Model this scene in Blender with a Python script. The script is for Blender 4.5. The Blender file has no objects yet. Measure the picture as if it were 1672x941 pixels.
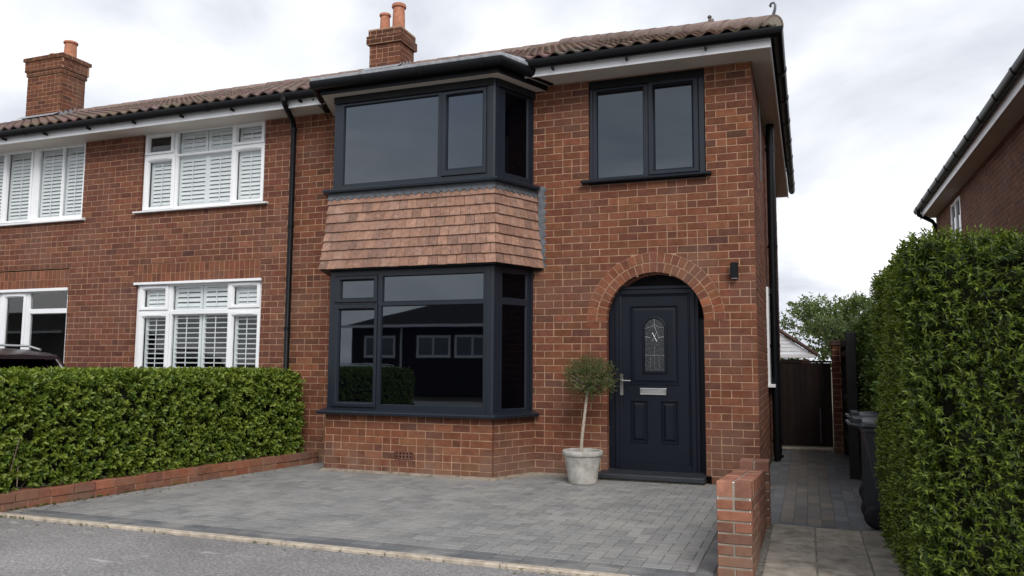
import bpy, bmesh, math, random
import numpy as np
from mathutils import Vector, Matrix, noise
R_ = math.radians
rnd = random.Random(7)
nr = np.random.default_rng(11)
sc = bpy.context.scene
col = sc.collection

# ------------------------------------------------------------------ materials
def newmat(name):
    m = bpy.data.materials.new(name); m.use_nodes = True
    nt = m.node_tree; b = nt.nodes['Principled BSDF']
    return m, nt, b

def N(nt, typ, **kw):
    n = nt.nodes.new(typ)
    for k, v in kw.items(): setattr(n, k, v)
    return n

def setin(n, **kw):
    for k, v in kw.items(): n.inputs[k.replace('_', ' ')].default_value = v

def noise_node(nt, scale, detail=4, rough=.55, coord='Object'):
    tc = N(nt, 'ShaderNodeTexCoord'); no = N(nt, 'ShaderNodeTexNoise')
    nt.links.new(tc.outputs[coord], no.inputs['Vector'])
    setin(no, Scale=scale, Detail=detail, Roughness=rough)
    return no

def ramp(nt, src, stops):
    r = N(nt, 'ShaderNodeValToRGB')
    e = r.color_ramp.elements
    e[0].position, e[0].color = stops[0][0], (*stops[0][1], 1)
    e[1].position, e[1].color = stops[-1][0], (*stops[-1][1], 1)
    for p, c in stops[1:-1]:
        x = e.new(p); x.color = (*c, 1)
    nt.links.new(src, r.inputs[0])
    return r

def mixc(nt, a, b, fac, mode='MIX'):
    m = N(nt, 'ShaderNodeMix', data_type='RGBA', blend_type=mode)
    for i, s in ((6, a), (7, b)):
        if isinstance(s, tuple): m.inputs[i].default_value = (*s, 1)
        else: nt.links.new(s, m.inputs[i])
    if isinstance(fac, (int, float)): m.inputs[0].default_value = fac
    else: nt.links.new(fac, m.inputs[0])
    return m.outputs[2]

def bump(nt, b, src, strength, dist=.01):
    bp = N(nt, 'ShaderNodeBump'); setin(bp, Strength=strength, Distance=dist)
    nt.links.new(src, bp.inputs['Height']); nt.links.new(bp.outputs[0], b.inputs['Normal'])

def plain(name, c, rough=.5, spec=.5, var=.12, scale=6, metal=0, bmp=0, bscale=60):
    m, nt, b = newmat(name)
    no = noise_node(nt, scale)
    lo = tuple(max(0, x*(1-var)) for x in c); hi = tuple(x*(1+var) for x in c)
    r = ramp(nt, no.outputs[0], [(.3, lo), (.7, hi)])
    nt.links.new(r.outputs[0], b.inputs['Base Color'])
    setin(b, Roughness=rough, Metallic=metal); b.inputs['Specular IOR Level'].default_value = spec
    if bmp:
        n2 = noise_node(nt, bscale, 5); bump(nt, b, n2.outputs[0], bmp)
    return m

def attr_mat(name, rough=.85, scale=14, var=(.70, 1.25), bmp=.5, bscale=90, spec=.25, bdist=.006, dirt=None, foot=None):
    """base colour from the per-piece attribute, mottled by noise"""
    m, nt, b = newmat(name)
    at = N(nt, 'ShaderNodeAttribute', attribute_name='col')
    no = noise_node(nt, scale, 6, .65)
    r = ramp(nt, no.outputs[0], [(.28, (var[0],)*3), (.72, (var[1],)*3)])
    c = mixc(nt, at.outputs['Color'], r.outputs[0], 1.0, 'MULTIPLY')
    if dirt:
        n3 = noise_node(nt, dirt[0], 5, .6)
        r3 = ramp(nt, n3.outputs[0], [(dirt[2], (0,)*3), (dirt[3], (1,)*3)])
        c = mixc(nt, c, dirt[1], r3.outputs[0])
    if foot:      # pale splash stains on the lowest courses
        tc = N(nt, 'ShaderNodeTexCoord'); sx = N(nt, 'ShaderNodeSeparateXYZ'); nt.links.new(tc.outputs['Object'], sx.inputs[0])
        mr = N(nt, 'ShaderNodeMapRange'); nt.links.new(sx.outputs[2], mr.inputs[0])
        for i, v in ((1, .04), (2, .42), (3, .85), (4, 0.)): mr.inputs[i].default_value = v
        n4 = noise_node(nt, 3.5, 6, .65); r4 = ramp(nt, n4.outputs[0], [(.36, (0,)*3), (.66, (1,)*3)])
        ml = N(nt, 'ShaderNodeMath', operation='MULTIPLY'); nt.links.new(mr.outputs[0], ml.inputs[0]); nt.links.new(r4.outputs[0], ml.inputs[1])
        c = mixc(nt, c, foot, ml.outputs[0])
    nt.links.new(c, b.inputs['Base Color'])
    setin(b, Roughness=rough); b.inputs['Specular IOR Level'].default_value = spec
    n2 = noise_node(nt, bscale, 6, .6); bump(nt, b, n2.outputs[0], bmp, bdist)
    return m

M = {}
M['brick'] = attr_mat('brick', dirt=(1.1, (.16, .09, .066), .50, .80), foot=(.19, .125, .09))
M['mortar'] = plain('mortar', (.36, .225, .148), .95, .1, .25, 9, bmp=.5)
M['grey_mortar'] = plain('grey_mortar', (.27, .24, .20), .95, .1, .25, 9, bmp=.5)
M['tile'] = attr_mat('clay_tile', rough=.8, scale=18, var=(.7, 1.35), bmp=.4, bscale=70, dirt=(14, (.40, .30, .26), .60, .78))
M['rooftile'] = attr_mat('roof_tile', rough=.85, scale=30, var=(.65, 1.35), bmp=.5, bscale=80, dirt=(8, (.23, .18, .15), .55, .75))
M['ridge'] = attr_mat('ridge_tile', rough=.85, scale=12, var=(.7, 1.3), bmp=.4, bscale=60, dirt=(9, (.26, .2, .17), .5, .72))
M['anthracite'] = plain('anthracite_upvc', (.0115, .016, .0245), .34, .38, .06, 3)
M['navy'] = plain('navy_door', (.0045, .0062, .0135), .42, .26, .08, 4, bmp=.06, bscale=300)
M['white'] = plain('white_upvc', (.80, .81, .83), .35, .5, .04, 3)
M['soffit'] = plain('soffit_board', (.62, .57, .52), .6, .3, .07, 2)
M['black'] = plain('black_plastic', (.0055, .006, .0075), .42, .18, .15, 8)
M['bin'] = plain('bin_plastic', (.022, .025, .031), .42, .4, .15, 8)
M['blackflat'] = plain('black_stain_and_shade', (.010, .010, .011), .75, .3, .3, 8)
M['lead'] = plain('lead', (.095, .105, .118), .5, .5, .3, 14, bmp=.3, bscale=30)
M['lead_pale'] = plain('weathered_lead', (.26, .275, .295), .5, .5, .25, 14, bmp=.3, bscale=30)
M['concrete'] = plain('concrete', (.42, .36, .29), .9, .2, .28, 14, bmp=.5, bscale=80)
M['steel'] = plain('brushed_steel', (.62, .61, .60), .28, .5, .05, 30, metal=1)
M['terracotta'] = plain('terracotta', (.42, .18, .11), .8, .3, .25, 14, bmp=.3)
M['bark'] = plain('bark', (.17, .13, .10), .9, .2, .4, 40, bmp=.8)
M['palebark'] = plain('pale_bark', (.38, .33, .27), .85, .2, .35, 50, bmp=.6)
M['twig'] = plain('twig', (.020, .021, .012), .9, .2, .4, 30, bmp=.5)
M['soil'] = plain('soil', (.05, .036, .026), .95, .1, .5, 30, bmp=1, bscale=50)
M['interior'] = plain('dark_room', (.01, .01, .011), .9, .1, .2, 2)
M['shutter'] = plain('shutter', (.86, .87, .88), .4, .4, .03, 3)
M['vinyl'] = plain('white_sheet', (.78, .80, .84), .4, .4, .05, 3)

def mat_glass_dark(ior=1.95):
    m, nt, b = newmat('dark_glass')
    b.inputs['Specular Tint'].default_value = (.80, .90, 1.0, 1)
    setin(b, Base_Color=(.0008, .001, .0022, 1), Roughness=.015, IOR=ior)
    no = noise_node(nt, .9, 2); bump(nt, b, no.outputs[0], .010, .05)
    return m
M['glass'] = mat_glass_dark(); M['side_glass'] = mat_glass_dark(1.22)
def mat_thin_glass():
    m, nt, b = newmat('clear_pane')
    nt.nodes.remove(b); out = nt.nodes['Material Output']
    t = N(nt, 'ShaderNodeBsdfTransparent'); t.inputs[0].default_value = (.86, .89, .89, 1)
    g = N(nt, 'ShaderNodeBsdfGlossy'); setin(g, Roughness=.02)
    lw = N(nt, 'ShaderNodeLayerWeight'); lw.inputs[0].default_value = .5
    pw = N(nt, 'ShaderNodeMath', operation='POWER'); pw.inputs[1].default_value = 3.5; nt.links.new(lw.outputs['Facing'], pw.inputs[0])
    fr = N(nt, 'ShaderNodeMath', operation='MULTIPLY_ADD'); nt.links.new(pw.outputs[0], fr.inputs[0]); fr.inputs[1].default_value = .6; fr.inputs[2].default_value = .085
    no = noise_node(nt, .8, 2)
    bp = N(nt, 'ShaderNodeBump'); setin(bp, Strength=.012, Distance=.05)
    nt.links.new(no.outputs[0], bp.inputs['Height']); nt.links.new(bp.outputs[0], g.inputs['Normal'])
    mx = N(nt, 'ShaderNodeMixShader')
    nt.links.new(fr.outputs[0], mx.inputs[0]); nt.links.new(t.outputs[0], mx.inputs[1]); nt.links.new(g.outputs[0], mx.inputs[2])
    nt.links.new(mx.outputs[0], out.inputs['Surface'])
    return m
M['clear'] = mat_thin_glass()

def mat_asphalt():
    m, nt, b = newmat('asphalt')
    fine = noise_node(nt, 42, 8, .85)
    r = ramp(nt, fine.outputs[0], [(.30, (.07, .068, .066)), (.5, (.205, .198, .193)), (.68, (.48, .465, .45))])
    big = noise_node(nt, .8, 6, .6)
    r2 = ramp(nt, big.outputs[0], [(.35, (.78,)*3), (.68, (1.22,)*3)])
    c = mixc(nt, r.outputs[0], r2.outputs[0], 1., 'MULTIPLY')
    tc = N(nt, 'ShaderNodeTexCoord'); mp = N(nt, 'ShaderNodeMapping'); mp.inputs['Scale'].default_value = (1.1, 3.2, 1); mp.inputs['Rotation'].default_value = (0, 0, .12)
    sm = N(nt, 'ShaderNodeTexNoise'); setin(sm, Scale=1.5, Detail=8, Roughness=.72)
    nt.links.new(tc.outputs['Object'], mp.inputs[0]); nt.links.new(mp.outputs[0], sm.inputs['Vector'])
    rs = ramp(nt, sm.outputs[0], [(.585, (0,)*3), (.70, (.75,)*3)])
    c = mixc(nt, c, (.50, .485, .46), rs.outputs[0])
    nt.links.new(c, b.inputs['Base Color']); setin(b, Roughness=.9)
    bump(nt, b, fine.outputs[0], .9, .006)
    return m
M['asphalt'] = mat_asphalt()
M['block'] = attr_mat('drive_block', rough=.85, scale=45, var=(.8, 1.22), bmp=.5, bscale=160, bdist=.004, dirt=(1.6, (.30, .287, .265), .48, .74))
M['pathblock'] = attr_mat('path_block', rough=.85, scale=45, var=(.8, 1.2), bmp=.5, bscale=160, bdist=.004)
M['flag'] = attr_mat('flagstone', rough=.9, scale=9, var=(.62, 1.3), bmp=.6, bscale=90, bdist=.006, dirt=(4.0, (.085, .075, .06), .5, .74))
M['sand'] = plain('joint_sand', (.16, .147, .13), .95, .1, .5, 25, bmp=.6)
M['ground'] = plain('bare_ground', (.10, .085, .06), .95, .1, .4, 3, bmp=.6, bscale=20)
M['fence'] = attr_mat('stained_board', rough=.8, scale=22, var=(.6, 1.4), bmp=.4, bscale=60)

def leaf_mat(name, rough=.42, transl=.2, spec=.32):
    m, nt, b = newmat(name)
    at = N(nt, 'ShaderNodeAttribute', attribute_name='col')
    no = noise_node(nt, 40, 3)
    r = ramp(nt, no.outputs[0], [(.3, (.8,)*3), (.7, (1.2,)*3)])
    c = mixc(nt, at.outputs['Color'], r.outputs[0], 1., 'MULTIPLY')
    nt.links.new(c, b.inputs['Base Color']); setin(b, Roughness=rough); b.inputs['Specular IOR Level'].default_value = spec
    tr = N(nt, 'ShaderNodeBsdfTranslucent')
    tcol = mixc(nt, c, (1.35, 1.5, .55), 1., 'MULTIPLY'); nt.links.new(tcol, tr.inputs[0])
    mx = N(nt, 'ShaderNodeMixShader'); mx.inputs[0].default_value = transl
    out = nt.nodes['Material Output']
    nt.links.new(b.outputs[0], mx.inputs[1]); nt.links.new(tr.outputs[0], mx.inputs[2]); nt.links.new(mx.outputs[0], out.inputs['Surface'])
    return m
M['leaf'] = leaf_mat('hedge_leaf')
M['treeleaf'] = leaf_mat('tree_leaf', .5, .3, .3)

# ------------------------------------------------------------------ mesh builder and object helpers
class Pl:
    """a wall plane: origin, direction along it, outward normal; v is up"""
    def __init__(s, o, u, n):
        s.o, s.u, s.n = Vector((o[0], o[1], o[2] if len(o) > 2 else 0)), Vector((*u, 0)).normalized(), Vector((*n, 0)).normalized()
    def p(s, u, v, d=0): return s.o + s.u*u + s.n*d + Vector((0, 0, v))

class MB:
    def __init__(s): s.v, s.f, s.m, s.c = [], [], [], []
    def face(s, pts, mat=0, c=(1, 1, 1)):
        i = len(s.v); s.v += [tuple(p) for p in pts]
        s.f.append(tuple(range(i, i+len(pts)))); s.m.append(mat); s.c.append(c)
    def hexa(s, p, mat=0, c=(1, 1, 1), skip=()):
        """p: 4 bottom/back points then 4 top/front points"""
        i = len(s.v); s.v += [tuple(q) for q in p]
        F = [(3, 2, 1, 0), (4, 5, 6, 7), (0, 1, 5, 4), (1, 2, 6, 5), (2, 3, 7, 6), (3, 0, 4, 7)]
        for k, f in enumerate(F):
            if k in skip: continue
            s.f.append(tuple(i+a for a in f)); s.m.append(mat); s.c.append(c)
    def box(s, x0, x1, y0, y1, z0, z1, mat=0, c=(1, 1, 1)):
        s.hexa([(x0, y0, z0), (x1, y0, z0), (x1, y1, z0), (x0, y1, z0), (x0, y0, z1), (x1, y0, z1), (x1, y1, z1), (x0, y1, z1)], mat, c)
    def pbox(s, pl, u0, u1, v0, v1, d0, d1, mat=0, c=(1, 1, 1), skip=()):
        s.hexa([pl.p(u0, v0, d0), pl.p(u1, v0, d0), pl.p(u1, v1, d0), pl.p(u0, v1, d0),
                pl.p(u0, v0, d1), pl.p(u1, v0, d1), pl.p(u1, v1, d1), pl.p(u0, v1, d1)], mat, c, skip)
    def loft(s, rings, mat=0, c=(1, 1, 1), caps=True, closed=True):
        i0 = len(s.v); n = len(rings[0])
        for r in rings: s.v += [tuple(q) for q in r]
        for k in range(len(rings)-1):
            for j in range(n if closed else n-1):
                a, b = i0+k*n+j, i0+k*n+(j+1) % n
                s.f.append((a, b, b+n, a+n)); s.m.append(mat); s.c.append(c)
        if caps:
            s.f.append(tuple(i0+j for j in reversed(range(n)))); s.m.append(mat); s.c.append(c)
            e = i0+(len(rings)-1)*n
            s.f.append(tuple(e+j for j in range(n))); s.m.append(mat); s.c.append(c)
    def tube(s, pts, r, n=10, mat=0, c=(1, 1, 1), caps=True):
        pts = [Vector(p) for p in pts]; rs = r if isinstance(r, (list, tuple)) else [r]*len(pts)
        rings, prev = [], None
        for i, p in enumerate(pts):
            a = (pts[min(i+1, len(pts)-1)]-pts[max(i-1, 0)]).normalized()
            ref = prev if prev is not None else (Vector((0, 0, 1)) if abs(a.z) < .9 else Vector((1, 0, 0)))
            x = (ref-a*ref.dot(a)).normalized(); y = a.cross(x); prev = x
            rings.append([p+(x*math.cos(2*math.pi*k/n)+y*math.sin(2*math.pi*k/n))*rs[i] for k in range(n)])
        s.loft(rings, mat, c, caps)
    def lathe(s, prof, cx, cy, n=40, mat=0, c=(1, 1, 1)):
        s.loft([[(cx+r*math.cos(2*math.pi*k/n), cy+r*math.sin(2*math.pi*k/n), z) for k in range(n)] for r, z in prof], mat, c, caps=True)
    def sweep(s, path, prof, mat=0, c=(1, 1, 1), caps=True):
        """prof: (outward offset, height) points; path: points in plan at a height; outward = right of travel"""
        P = [Vector(p) for p in path]; rings = []
        for i, p in enumerate(P):
            ds = []
            if i > 0: ds.append((P[i]-P[i-1]).normalized())
            if i < len(P)-1: ds.append((P[i+1]-P[i]).normalized())
            ns = [Vector((d.y, -d.x, 0)).normalized() for d in ds]
            m = ns[0] if len(ns) == 1 else (ns[0]+ns[1])/(1+ns[0].dot(ns[1]))
            rings.append([p+m*o+Vector((0, 0, h)) for o, h in prof])
        s.loft(rings, mat, c, caps)
    def ring(s, pl, rect, prof, mat=0, c=(1, 1, 1)):
        """mitred frame: prof = (inset from rect, depth) loops"""
        u0, u1, v0, v1 = rect
        loops = [[pl.p(u0+t, v0+t, d), pl.p(u1-t, v0+t, d), pl.p(u1-t, v1-t, d), pl.p(u0+t, v1-t, d)] for t, d in prof]
        s.loft(loops, mat, c, caps=False)
    def build(s, name, mats, parent=None, bevel=0, smooth=False, seg=1, kind=None):
        me = bpy.data.meshes.new(name)
        off = origin_of(parent)
        me.from_pydata([(x-off[0], y-off[1], z-off[2]) for x, y, z in s.v], [], s.f)
        mats = mats if isinstance(mats, (list, tuple)) else [mats]
        for m in mats: me.materials.append(m)
        me.polygons.foreach_set('material_index', s.m)
        a = me.attributes.new('col', 'FLOAT_VECTOR', 'FACE')
        a.data.foreach_set('vector', [x for q in s.c for x in q])
        if bevel:
            bm = bmesh.new(); bm.from_mesh(me)
            bmesh.ops.remove_doubles(bm, verts=bm.verts, dist=1e-5)
            bmesh.ops.bevel(bm, geom=[e for e in bm.edges if len(e.link_faces) == 2 and e.calc_face_angle(0) > .5], offset=bevel, segments=seg, affect='EDGES', clamp_overlap=True)
            bm.to_mesh(me); bm.free()
        if smooth:
            bm = bmesh.new(); bm.from_mesh(me)
            bmesh.ops.remove_doubles(bm, verts=bm.verts, dist=1e-5)
            bm.to_mesh(me); bm.free()
            me.polygons.foreach_set('use_smooth', [True]*len(me.polygons))
            try: me.set_sharp_from_angle(angle=R_(smooth if smooth is not True else 40))
            except Exception: pass
        me.update()
        o = bpy.data.objects.new(name, me); col.objects.link(o)
        if parent is not None: o.parent = parent
        if kind: o['kind'] = kind
        return o

def origin_of(o):
    off = Vector((0, 0, 0))
    while o is not None: off += o.location; o = o.parent
    return off

def tag(o, label, cat, group=None, kind=None):
    if label: o['label'] = label
    if cat: o['category'] = cat
    if group: o['group'] = group
    if kind: o['kind'] = kind
    return o

def thing(name, loc, label, cat, group=None):
    o = bpy.data.objects.new(name, None); o.empty_display_size = .2
    o.location = loc; col.objects.link(o)
    return tag(o, label, cat, group)

def copy_tree(o, loc, parent=None):
    c = o.copy(); col.objects.link(c)
    if parent is None: c.location = loc
    else: c.parent = parent
    for ch in [x for x in col.objects if x.parent == o]: copy_tree(ch, None, c)
    return c

# ------------------------------------------------------------------ brickwork
CH, BL, J = .0925, .245, .0106
PAL = [((.185, .066, .036), 7), ((.165, .060, .034), 7), ((.200, .074, .039), 5), ((.145, .054, .033), 4), ((.115, .048, .033), 1), ((.225, .088, .047), 2)]
PALX = [c for c, w in PAL for _ in range(w)]
def brick_col(k=1., tint=(1, 1, 1)):
    c = rnd.choice(PALX); j = rnd.uniform(.74, 1.0)*k
    return tuple(c[i]*j*tint[i]*rnd.uniform(.95, 1.05) for i in range(3))

def subtract(iv, a, b):
    out = []
    for x, y in iv:
        if b <= x or a >= y: out.append((x, y)); continue
        if a > x: out.append((x, a))
        if b < y: out.append((b, y))
    return out

def brick_wall(mb, pl, u0, u1, v0, v1, openings=(), arch=None, depth=.105, bl=BL, ch=CH, hk=.16, shift=0, k=1., tint=(1, 1, 1), jit=.0018, rec=.0045, phase=.0):
    n0 = int(math.floor(v0/ch)); n1 = int(math.ceil(v1/ch))
    for n in range(n0, n1):
        a, b = max(v0, n*ch), min(v1, (n+1)*ch)
        if b-a < .004: continue
        mid = (a+b)/2
        iv = [(u0, u1)]; ivm = [(u0, u1)]
        for (p, q, r, s) in openings:
            if r < mid < s: iv = subtract(iv, p, q); ivm = subtract(ivm, p, q)
        if arch:
            cx, cz, ri, ro = arch
            if mid < cz: iv = subtract(iv, cx-ri, cx+ri); ivm = subtract(ivm, cx-ri, cx+ri)
            else:
                if mid-cz < ro: w = math.sqrt((ro-.02)**2-(mid-cz)**2) if mid-cz < ro-.02 else 0; iv = subtract(iv, cx-w, cx+w)
                if mid-cz < ri+.03: w = math.sqrt(max(0, (ri+.03)**2-(mid-cz)**2)); ivm = subtract(ivm, cx-w, cx+w)
        for x, y in ivm:
            mb.pbox(pl, x+.004, y-.004, a, b, -depth, -rec, 1, (1, 1, 1))
        off = (n % 2)*bl/2+shift+(phase if n % 3 == 1 else 0)
        for x, y in iv:
            cuts = []
            i = math.floor((x-off)/bl)
            t = off+i*bl
            while t < y:
                e = t+bl
                seg = [(t, e)]
                if rnd.random() < hk: seg = [(t, t+bl/2), (t+bl/2, e)]
                for s_, e_ in seg:
                    s2, e2 = max(s_, x), min(e_, y)
                    if e2-s2 > .012:
                        if cuts and e2-s2 < .06: cuts[-1] = (cuts[-1][0], e2)
                        elif e2-s2 < .06 and e_ > e2-1e-6 and not cuts and e2 < y: cuts.append((s2, e2))
                        else: cuts.append((s2, e2))
                t = e
            for s2, e2 in cuts:
                l = s2 + (0 if s2 <= x+1e-6 else J/2); r = e2 - (0 if e2 >= y-1e-6 else J/2)
                l += rnd.uniform(-.0015, .0015)*(s2 > x+1e-6); r += rnd.uniform(-.0015, .0015)*(e2 < y-1e-6)
                d = rnd.uniform(-jit, jit)
                z0, z1 = a+J/2+rnd.uniform(-.001, .001), b-J/2+rnd.uniform(-.001, .001)
                if z1-z0 < .006: continue
                q = .003
                c = brick_col(k, tint)
                # bricks with a slight arris
                P = [pl.p(l, z0, -depth), pl.p(r, z0, -depth), pl.p(r, z1, -depth), pl.p(l, z1, -depth)]
                Q = [pl.p(l, z0, d-q), pl.p(r, z0, d-q), pl.p(r, z1, d-q), pl.p(l, z1, d-q)]
                S = [pl.p(l+q, z0+q, d), pl.p(r-q, z0+q, d), pl.p(r-q, z1-q, d), pl.p(l+q, z1-q, d)]
                mb.loft([P, Q, S], 0, c, caps=False)
                i0 = len(mb.v)-4; mb.f.append((i0, i0+1, i0+2, i0+3)); mb.m.append(0); mb.c.append(c)

def brick_block(mb, x0, x1, y0, y1, z0, z1, **kw):
    """four faces of brickwork round a solid"""
    d = .05
    brick_wall(mb, Pl((0, y0), (1, 0), (0, -1)), x0, x1, z0, z1, depth=d, **kw)
    brick_wall(mb, Pl((x1, 0), (0, 1), (1, 0)), y0+d, y1-d, z0, z1, depth=d, shift=.06, **kw)
    brick_wall(mb, Pl((0, y1), (-1, 0), (0, 1)), -x1, -x0, z0, z1, depth=d, **kw)
    brick_wall(mb, Pl((x0, 0), (0, -1), (-1, 0)), -y1+d, -y0-d, z0, z1, depth=d, shift=.06, **kw)
    mb.box(x0+.03, x1-.03, y0+.03, y1-.03, z0, z1-.004, 1)

# ------------------------------------------------------------------ key dimensions (metres)
YF, XC, PARTY = 9.775, -.55, -7.15
F = Pl((0, YF), (1, 0), (0, -1))
SIDE = Pl((XC, YF), (0, 1), (1, 0))
YB = 9.10
B = Pl((0, YB), (1, 0), (0, -1))
RW, RC, LC, LW = Vector((-3.35, YF)), Vector((-3.64, YB)), Vector((-6.0, YB)), Vector((-6.29, YF))
RET = Pl((RC.x, RC.y), (RW.x-RC.x, RW.y-RC.y), (RW.y-RC.y, -(RW.x-RC.x)))
LRT = Pl((LW.x, LW.y), (LC.x-LW.x, LC.y-LW.y), (-(RW.y-RC.y), -(RW.x-RC.x)))
RL = (RW-RC).length
def bay_outline(d):
    """bay plan offset outward by d: left wall, left corner, right corner, right wall"""
    s, c_ = RET.n.x, -RET.n.y
    k = (1-c_)/s
    xr = RC.x+d*k
    tw = d/RET.n.x
    return [Vector((LW.x-tw, YF)), Vector((LC.x-d*k, YB-d)), Vector((xr, YB-d)), Vector((RW.x+tw, YF))]

# ------------------------------------------------------------------ houses: roots
end_house = thing('end_house', (-3.8, 9.9, 0), 'red brick end house with charcoal bay windows, hung tiles and an arched dark front door', 'house')
neighbour = thing('attached_house', (-11, 9.9, 0), 'red brick house with white framed shuttered windows, joined to the house with the charcoal bay', 'house')

ARCH = (-1.765, 1.9425, .60, .855)
N1 = (-10.09, -7.68, 3.82, 5.15); N2 = (-10.09, -7.65, 1.0, 2.657)
N3 = (-13.95, -11.35, 3.80, 5.15); N4 = (-14.1, -11.56, 1.0, 2.62)
UW = (-2.59, -1.11, 3.70, 5.10)
mb = MB()
brick_wall(mb, F, PARTY, XC, 0, 5.17, openings=[UW, (-6.15, -3.48, 0, 5.3), (ARCH[0]-.66, ARCH[0]+.66, -1, .085)], arch=ARCH)
mb.build('wall', [M['brick'], M['mortar']], end_house)
mb = MB()
SW = (2.45, 3.5, 1.13, 2.56)
brick_wall(mb, SIDE, .108, 8.3, 0, 5.17, openings=[SW], k=.98, bl=.25)
BACK = Pl((0, 18.08), (-1, 0), (0, 1))
mb.pbox(BACK, .56, 7.15, 0, 5.15, -.1, 0, 0, (.2, .075, .05))
mb.build('side_wall', [M['brick'], M['mortar']], end_house)
mb = MB()
brick_wall(mb, F, -16.6, PARTY, 0, 5.17, openings=[N1, N2, N3, N4, (-10.15, -7.69, 2.657, 2.955), (-14.2, -11.56, 2.62, 2.935)], k=.95, tint=(1, 1.03, 1.16))
for (a, b, z0, z1) in ((-10.15, -7.69, 2.657, 2.955), (-14.2, -11.56, 2.62, 2.935)):
    n = int((b-a)/.093); w = (b-a)/n; h = (z1-z0)/2
    mb.pbox(F, a, b, z0, z1, -.1, -.0015, 1)
    for i in range(n):
        for j in range(2):
            mb.pbox(F, a+i*w+.0055, a+(i+1)*w-.0055, z0+j*h+.004, z0+(j+1)*h-.004, -.1, rnd.uniform(0, .003), 0, brick_col(1.12))
mb.box(-16.6, -16.5, 9.9, 18, 0, 5.15, 0, (.2, .075, .05))
mb.box(-16.5, PARTY, 18, 18.1, 0, 5.15, 0, (.2, .075, .05))
mb.build('wall', [M['brick'], M['mortar']], neighbour)

# brick arch round the door: two rings of headers
mb = MB()
cx, cz, ri, ro = ARCH
for k, (ra, rb) in enumerate(((ri, (ri+ro)/2), ((ri+ro)/2, ro))):
    n = int(math.pi*(ra+rb)/2/.0905); g = .0072
    for i in range(n):
        a0, a1 = math.pi*i/n, math.pi*(i+1)/n
        def pt(r, a, d): return F.p(cx+r*math.cos(a), cz+r*math.sin(a), d)
        e0, e1 = g/ra*.8, g/rb*.8
        d = rnd.uniform(.0045, .0075)
        q = [pt(ra+.006, a1-e0, -.118), pt(ra+.006, a0+e0, -.118), pt(rb-.006, a0+e1, -.118), pt(rb-.006, a1-e1, -.118),
             pt(ra+.006, a1-e0, d), pt(ra+.006, a0+e0, d), pt(rb-.006, a0+e1, d), pt(rb-.006, a1-e1, d)]
        mb.hexa(q, 0, brick_col(1.12, (1.05, 1, .95)))
K = 48
for i in range(K):
    a0, a1 = math.pi*i/K, math.pi*(i+1)/K
    q = [F.p(cx+r*math.cos(a), cz+r*math.sin(a), d) for d in (-.115, .0015) for r, a in ((ri+.006, a1), (ri+.006, a0), (ro-.002, a0), (ro-.002, a1))]
    mb.hexa(q, 1)
mb.build('door_arch', [M['brick'], M['mortar']], end_house)

# bay plinth
mb = MB()
LF = (LC-LW).length
PZ = .745
brick_wall(mb, Pl((0, YB-.02), (1, 0), (0, -1)), LC.x-.012, RC.x+.012, 0, PZ, openings=[(-4.965, -4.70, .157, .29)], depth=.1, hk=.2, k=1.05)
P2 = Pl((RC.x+.0186, RC.y-.008), (RET.u.x, RET.u.y), (RET.n.x, RET.n.y))
brick_wall(mb, P2, .02, RL, 0, PZ, depth=.1, bl=.235, shift=.11, hk=.05)
P3 = Pl((LW.x-.02, LW.y), (LRT.u.x, LRT.u.y), (LRT.n.x, LRT.n.y))
brick_wall(mb, P3, 0, RL-.02, 0, PZ, depth=.1, hk=.05)
mb.build('bay_plinth', [M['brick'], M['mortar']], end_house)
mb = MB()
APL = Pl((0, YB-.02), (1, 0), (0, -1))
u0, u1, v0, v1 = -4.955, -4.71, .163, .284
nx, nz = 5, 3
cw, chh = (u1-u0)/nx, (v1-v0)/nz
xs = [u0]; 
for i in range(nx): xs += [u0+i*cw+.012, u0+(i+1)*cw-.012]
xs.append(u1); zs = [v0]
for j in range(nz): zs += [v0+j*chh+.007, v0+(j+1)*chh-.007]
zs.append(v1)
for i in range(len(xs)-1):
    for j in range(len(zs)-1):
        if i % 2 == 1 and j % 2 == 1: continue
        mb.pbox(APL, xs[i], xs[i+1], zs[j], zs[j+1], -.05, .001, 0, (.13, .055, .04))
mb.pbox(APL, u0, u1, v0, v1, -.09, -.05, 1)
mb.build('air_brick', [M['brick'], M['interior']], end_house)

# ------------------------------------------------------------------ windows
AN, DG = M['anthracite'], M['glass']
def cells(mb, pl, rect, holes, d0, d1, mat=0):
    us = sorted({rect[0], rect[1], *[h[0] for h in holes], *[h[1] for h in holes]})
    vs = sorted({rect[2], rect[3], *[h[2] for h in holes], *[h[3] for h in holes]})
    def solid(i, j):
        if i < 0 or j < 0 or i >= len(us)-1 or j >= len(vs)-1: return False
        u, v = (us[i]+us[i+1])/2, (vs[j]+vs[j+1])/2
        return not any(h[0] < u < h[1] and h[2] < v < h[3] for h in holes)
    for i in range(len(us)-1):
        for j in range(len(vs)-1):
            if not solid(i, j): continue
            a, b, c_, d = us[i], us[i+1], vs[j], vs[j+1]
            mb.face([pl.p(a, c_, d1), pl.p(b, c_, d1), pl.p(b, d, d1), pl.p(a, d, d1)], mat)
            for (ii, jj, p, q) in ((i-1, j, (a, d), (a, c_)), (i+1, j, (b, c_), (b, d)), (i, j-1, (a, c_), (b, c_)), (i, j+1, (b, d), (a, d))):
                if not solid(ii, jj):
                    mb.face([pl.p(*p, d0), pl.p(*q, d0), pl.p(*q, d1), pl.p(*p, d1)], mat)

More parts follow.
